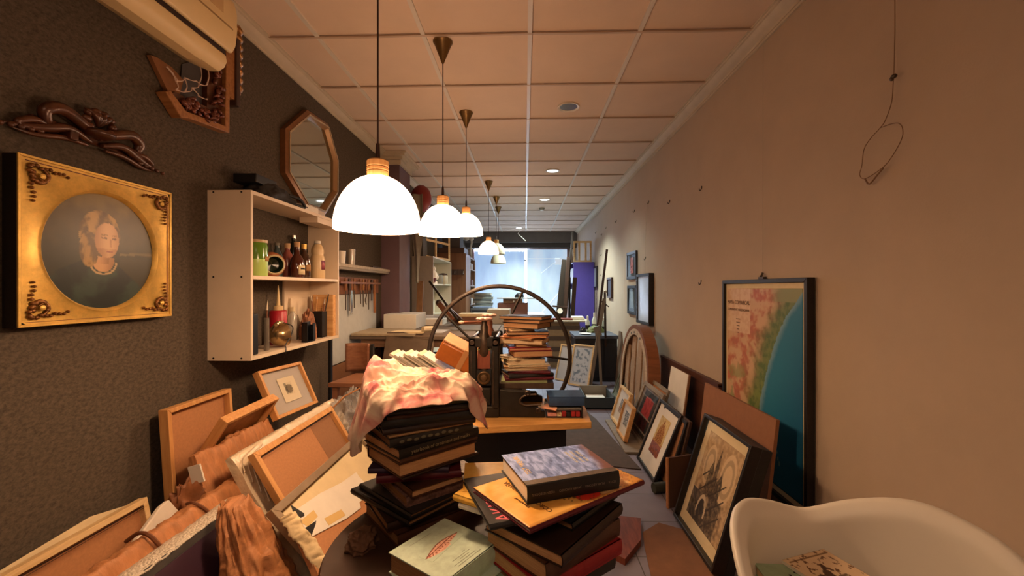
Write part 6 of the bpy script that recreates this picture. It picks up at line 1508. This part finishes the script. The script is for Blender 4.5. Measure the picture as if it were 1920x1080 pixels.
# ------------------------------------------------------------------ desk before the window
t = thing('far_desk', 'white topped desk standing in front of the bright window', 'desk', (-.3, 7.6, 0))
DZ = .76
MB().box(-.95, .35, 7.0, 8.2, DZ-.03, DZ).build('desk_top', mat('pale_desk_top', '#c4c8d0', .35), t, bevel=.003)
for x, y in ((-.9, 7.06), (.3, 7.06), (-.9, 8.14), (.3, 8.14)): MB().box(x-.025, x+.025, y-.025, y+.025, 0, DZ-.031).build('leg', STEEL, t)
solo(MB().box(-.9, -.47, 7.1, 7.5, DZ+.0005, DZ+.03), 'paper_stack', PAPER, 'white paper stack on the desk before the far window', 'paper')
z = DZ+.0005
t = thing('printer', 'dark printer tray under the grey book stack on the far desk', 'printer', (-.75, 7.9, z))
MB().box(-.98, -.56, 7.7, 8.1, z, z+.10).build('printer_body', mat('grey_printer', '#4c4c4e', .5), t, bevel=.01); MB().box(-.95, -.6, 7.69, 7.7, z+.03, z+.06).build('paper_slot', BLACKM, t); MB().box(-1.0, -.94, 7.75, 8.05, z+.1005, z+.12).build('printer_edge', BLACKPL, t)
z += .1205
gr = ['#6e7470', '#555a58', '#8a8c86', '#4e5456', '#767a74', '#5e6264', '#8e9088']
nm = ['bottom grey book', 'second grey book from the bottom', 'third pale grey book', 'middle dark grey book', 'fifth grey book', 'sixth dark book', 'top pale grey book']
for k in range(7):
    h_ = .03 if k % 2 else .038
    book(nm[k]+' in the stack on the far desk before the window', (-.76+.015*math.sin(k*2), 7.9, z), .33-.02*(k > 4), .25, h_, 4*math.sin(k*1.7), mat('far_cover_'+gr[k][1:], gr[k], .6), 'page_white', group='grey books on the far desk'); z += h_+.0005
solo(MB().ball((-.46, 7.75, DZ+.04), (.05, .04, .04), 12), 'mouse', BLACKPL, 'small dark rounded gadget on the desk beside the book stack', 'gadget')
t = thing('brown_crate', 'reddish brown crate standing on the desk in front of the window', 'crate', (-.18, 7.3, DZ))
cb = mat('reddish_crate', '#6e4434', .7, var=.06)
MB().box(-.45, .05, 7.05, 7.45, DZ+.0005, DZ+.21).build('crate_body', cb, t, bevel=.004)
MB().box(-.36, -.04, 7.10, 7.4, DZ+.211, DZ+.28).build('inner_box', mat('tan_inner_box', '#8a705a', .7), t, bevel=.003); MB().ball((-.18, 7.08, DZ+.24), (.016, .02, .02), 10).build('white_knob', PAPER, t)
solo(MB().prism([(-.46, 7.05), (.2, 7.0), (.2, 7.5), (-.40, 7.5)], DZ+.2812, DZ+.30), 'drawing_board', mat('grey_drawing_board', '#a4a8a4', .6), 'thin grey board lying across the top of the brown crate', 'board')
rumple('dark_bundle', BLACKPL, 'small black bundle lying on the grey board above the crate', 'bundle', (-.09, 7.2, DZ+.3005), .09, .07, .08, 6, .4, n=20)
solo(MB().ball((-.10, 6.0, .83), .0, 6) if False else MB().box(-.32, -.12, 5.2, 5.45, BZ2+.0005, BZ2+.035), 'white_papers', mat('bluish_papers', '#b8c0cc', .6), 'bluish white papers at the far end of the workbench', 'paper')
bottle('lens_pot', 'small round dark pot with glass rim on the bench beside the book stack', (-.14, 4.9, BZ2+.0005), [(.04, 0), (.045, .02), (.045, .05), (.03, .06)], IRON, cat='pot')

# ------------------------------------------------------------------ right far corner
t = thing('drawer_chest', 'banded brown drawer chest with pale top in the far right part', 'chest', (.58, 6.8, 0))
CB = mat('chest_brown', '#7e6848', .7, var=.08); CD = mat('chest_dark', '#40301f', .7)
MB().box(.36, .84, 6.6, 7.05, 0, .70).build('chest_body', CB, t)
for k in range(4): MB().box(.355, .845, 6.592, 6.6, .09+.165*k, .15+.165*k).build('drawer_gap', CD, t)
MB().box(.33, .98, 6.56, 7.1, .70, .72).build('chest_top', mat('pale_chest_top', '#b0a48c', .6), t, bevel=.002)
solo(MB().box(.44, .74, 6.66, 6.86, .7205, .745), 'red_tray', mat('dark_red_tray', '#6a2a20', .6), 'dark red tray lying on the pale topped chest', 'tray')
solo(MB().box(.74, .92, 6.7, 6.9, .7205, .775), 'white_bundle', PAPER, 'small white bundle on the right end of the chest', 'paper', bevel=.01)
def easel(name, label, M, parts):
    t = thing(name, label, 'easel', M.translation if hasattr(M, 'translation') else M)
    for nm_, a, b, w_, th_, mm in parts: MB().bar(a, b, w_, th_, (0, 1, 0)).build(nm_, mm, t, bevel=.002)
    return t
EW = wood('easel_wood', '#20160f', '#2c2018', 'z', 4)
Y = 7.3
e = lambda px, py, yy=Y: PY(px, py, yy)
easel('studio_easel', 'large dark studio easel with a tall mast against the bright window', (.7, Y, 0), [
 ('mast', e(1060, 600), e(1074, 434), .035, .03, EW), ('wide_board', e(1050, 598, Y-.05), e(1062, 487, Y-.05), .15, .03, wood('easel_board', '#2a2018', '#382c22', 'z', 3)), ('slider', e(1058, 596, Y-.1), e(1066, 482, Y-.1), .06, .03, DARKWOOD),
 ('side_post', e(1073, 598, Y+.1), e(1078, 520, Y+.1), .07, .03, DARKWOOD), ('shelf_rail', e(1036, 574, Y-.12), e(1064, 576, Y-.12), .03, .06, DARKWOOD), ('leg', Vector((.62, Y, 0)), e(1054, 600), .05, .04, EW), ('leg', Vector((.9, Y, 0)), e(1068, 600), .05, .04, EW), ('rear_leg', Vector((.8, Y+.5, 0)), e(1068, 520, Y+.1), .04, .03, EW)])
solo(MB().cyl(e(1050, 583, Y-.13), e(1050, 583, Y-.15), .045, 16), 'white_disc', PAPER, 'round white disc hanging on the studio easel', 'disc')
t = thing('purple_bookcase', 'purple painted bookcase seen side on against the right wall', 'bookcase', (1.05, 8.2, 0))
PU = mat('purple_paint', '#4a3a8a', .55, var=.05)
pc = PY(1075, 492, 8.0)
MB().box(.90, 1.285, 7.98, 8.0, .0, 1.70).build('side_panel', PU, t); MB().box(.90, 1.285, 8.78, 8.8, 0, 1.70).build('side_panel', PU, t)
MB().box(1.27, 1.285, 8.0, 8.78, 0, 1.70).build('back_panel', PU, t)
for z in (.1, .5, .9, 1.3, 1.68): MB().box(.90, 1.27, 8.0, 8.78, z, z+.02).build('shelf_board', PU, t)
for k, (z, c) in enumerate(((.5205, '#e8e8f0'), (.9205, '#dfe4ee'), (1.3205, '#d0d0d8'))): solo(MB().box(.92, 1.2, 8.08, 8.7, z, z+.28), 'white_folder', mat('folder_'+c[1:], c, .5), ['white folders on the lower purple bookcase shelf', 'white folders on the middle purple bookcase shelf', 'pale folders on the upper purple bookcase shelf'][k], 'folders', bevel=.004)
t = thing('stretcher_frame', 'bare pine stretcher frame standing on top of the purple bookcase', 'stretcher', M=frm((1.08, 8.1, 1.701), (1, 0, 0), (0, .02, 1)))
bars(MB(), .34, .40, .035, 0, .03).build('outer_bars', PINEY, t, world=False)
for x in (-.06, .06): MB().box(x-.018, x+.018, .035, .365, 0, .028).build('inner_bar', PINEY, t, world=False)
t = thing('wall_lamp', 'small dark round lamp on a white arm beside the stretcher frame', 'lamp', PY(1074, 464, 8.3))
MB().ball(PY(1074, 462, 8.3), (.05, .05, .06), 12).build('lamp_head', DARKWOOD, t); MB().tube([PY(1074, 468, 8.3), PY(1076, 480, 8.3), PY(1079, 492, 8.3)], .03, 8, r2=.02).build('arm', PAPER, t)
# slim easel
t = thing('slim_easel', 'slim wooden easel leaning in front of the dark cabinet by the right wall', 'easel', (.85, 5.35, 0))
q = lambda px, py, yy: PY(px, py, yy)
GW = wood('worn_easel', '#6e6252', '#847666', 'z', 5)
MB().bar((.80, 5.3, 0), q(1133, 560, 5.36), .04, .025, (0, 1, 0)).build('front_leg', GW, t); MB().bar(q(1118, 630, 5.33), q(1138, 468, 5.5), .028, .02, (0, 1, 0)).build('mast', DARKWOOD, t)
MB().bar((.93, 5.25, 0), q(1122, 620, 5.3), .03, .02, (0, 1, 0)).build('front_leg', GW, t); MB().bar((1.08, 5.75, 0), q(1134, 545, 5.42), .025, .02, (0, 1, 0)).build('rear_leg', DARKWOOD, t)
MB().bar(q(1118, 612, 5.31), q(1123, 630, 5.31), .075, .03, (0, 1, 0)).build('clamp_block', mat('grey_clamp', '#7a746a', .6), t); MB().bar(q(1129, 565, 5.34), q(1141, 575, 5.5), .012, .012, (0, 1, 0)).build('brace', DARKWOOD, t)
MB().ball(q(1135, 547, 5.4), (.02, .02, .02), 10).build('knob', CHROME, t)
# dark cabinet with clutter
t = thing('dark_cabinet', 'black low cabinet with a blue grey lid behind the slim easel', 'cabinet', (.88, 5.9, 0))
MB().box(.66, 1.20, 5.62, 6.15, 0, .56).build('cabinet_body', mat('cabinet_black', '#17151a', .6), t, bevel=.003)
MB().box(.64, 1.21, 5.58, 6.17, .561, .605).build('lid', mat('blue_grey_lid', '#4c5260', .5, var=.1), t, bevel=.006)
for k in range(3): MB().box(.70+.17*k, .85+.17*k, 5.612, 5.62, .06, .50).build('door_panel', mat('door_black', '#1f1c20', .5), t)
cz = .6055
rumple('green_bag', mat('olive_bag', '#5e6230', .7, var=.15), 'olive green bag lying on the dark cabinet', 'bag', (.98, 5.98, cz), .13, .10, .10, 15, .25, n=26)
t = thing('white_plate', 'white oval dish at the front of the dark cabinet lid', 'dish', (.80, 5.70, cz)); MB().lathe([(.03, 0), (.07, .008), (.08, .016), (.065, .012), (.01, .008)], 24, Matrix.Translation((.80, 5.72, cz)) ).build('dish', PAPER, t)
rumple('black_rag', BLACKCL if 'BLACKCL' in globals() else BCL, 'small black rag beside the green bag on the dark cabinet', 'rag', (.80, 5.95, cz), .05, .06, .09, 17, .4, n=18)
for k, (x, y, h_, c, lab) in enumerate(((.89, 6.12, .22, '#c8ccc4', 'pale bottle behind the green bag on the cabinet'), (.985, 6.13, .26, '#d8dcd4', 'taller white bottle behind the green bag on the cabinet'), (1.10, 6.05, .2, '#9aa49a', 'clear bottle at the right end of the cabinet'))):
    bottle('spray_bottle', lab, (x, y, cz), [(.028, 0), (.032, .01), (.032, h_*.6), (.012, h_*.8)], mat('bottle_'+c[1:], c, .25), [('cap', [(.014, h_*.8), (.014, h_), (.004, h_+.002)], PAPER), ('label', [(.0325, h_*.15), (.0325, h_*.4)], BLACKM)])
# leaning white framed sheets
M = frm((.62, 5.42, .002), (.72, -.55, 0), (.15, .12, .97))
picture('framed_sheet', 'narrow pale framed sheet with blue photos leaning on the dark cabinet front', 'framed print', frm((.665, 5.34, .002), (.62, -.5, 0), (.16, .25, .95)), .30, .52, .02, .025, PINEY, mat('sheet_white', '#c8ccd0', .6), lambda u, v: mixc(hx('#c4ccd4'), hx('#7a8a9a'), sm(.0, .4, fbm(u*4, v*9, 3))), .2, .42, 0, .05)
picture('framed_sheet', 'second pale framed sheet leaning left of the blue photo sheet', 'framed print', frm((.52, 5.62, .002), (.55, -.5, 0), (.16, .25, .95)), .30, .48, .02, .025, PINEY, mat('sheet_white', '#c8ccd0', .6), None, 0, 0)
solo(MB().prism([(-.17, 0), (.17, 0), (.15, .4), (.0, .68), (-.12, .68)], 0, .018, lean_right(1.16, 5.30, .002, 3)), 'angled_board', mat('brown_ply', '#6a5440', .7, var=.1), 'angled brown board leaning on the right wall behind the slim easel', 'board')
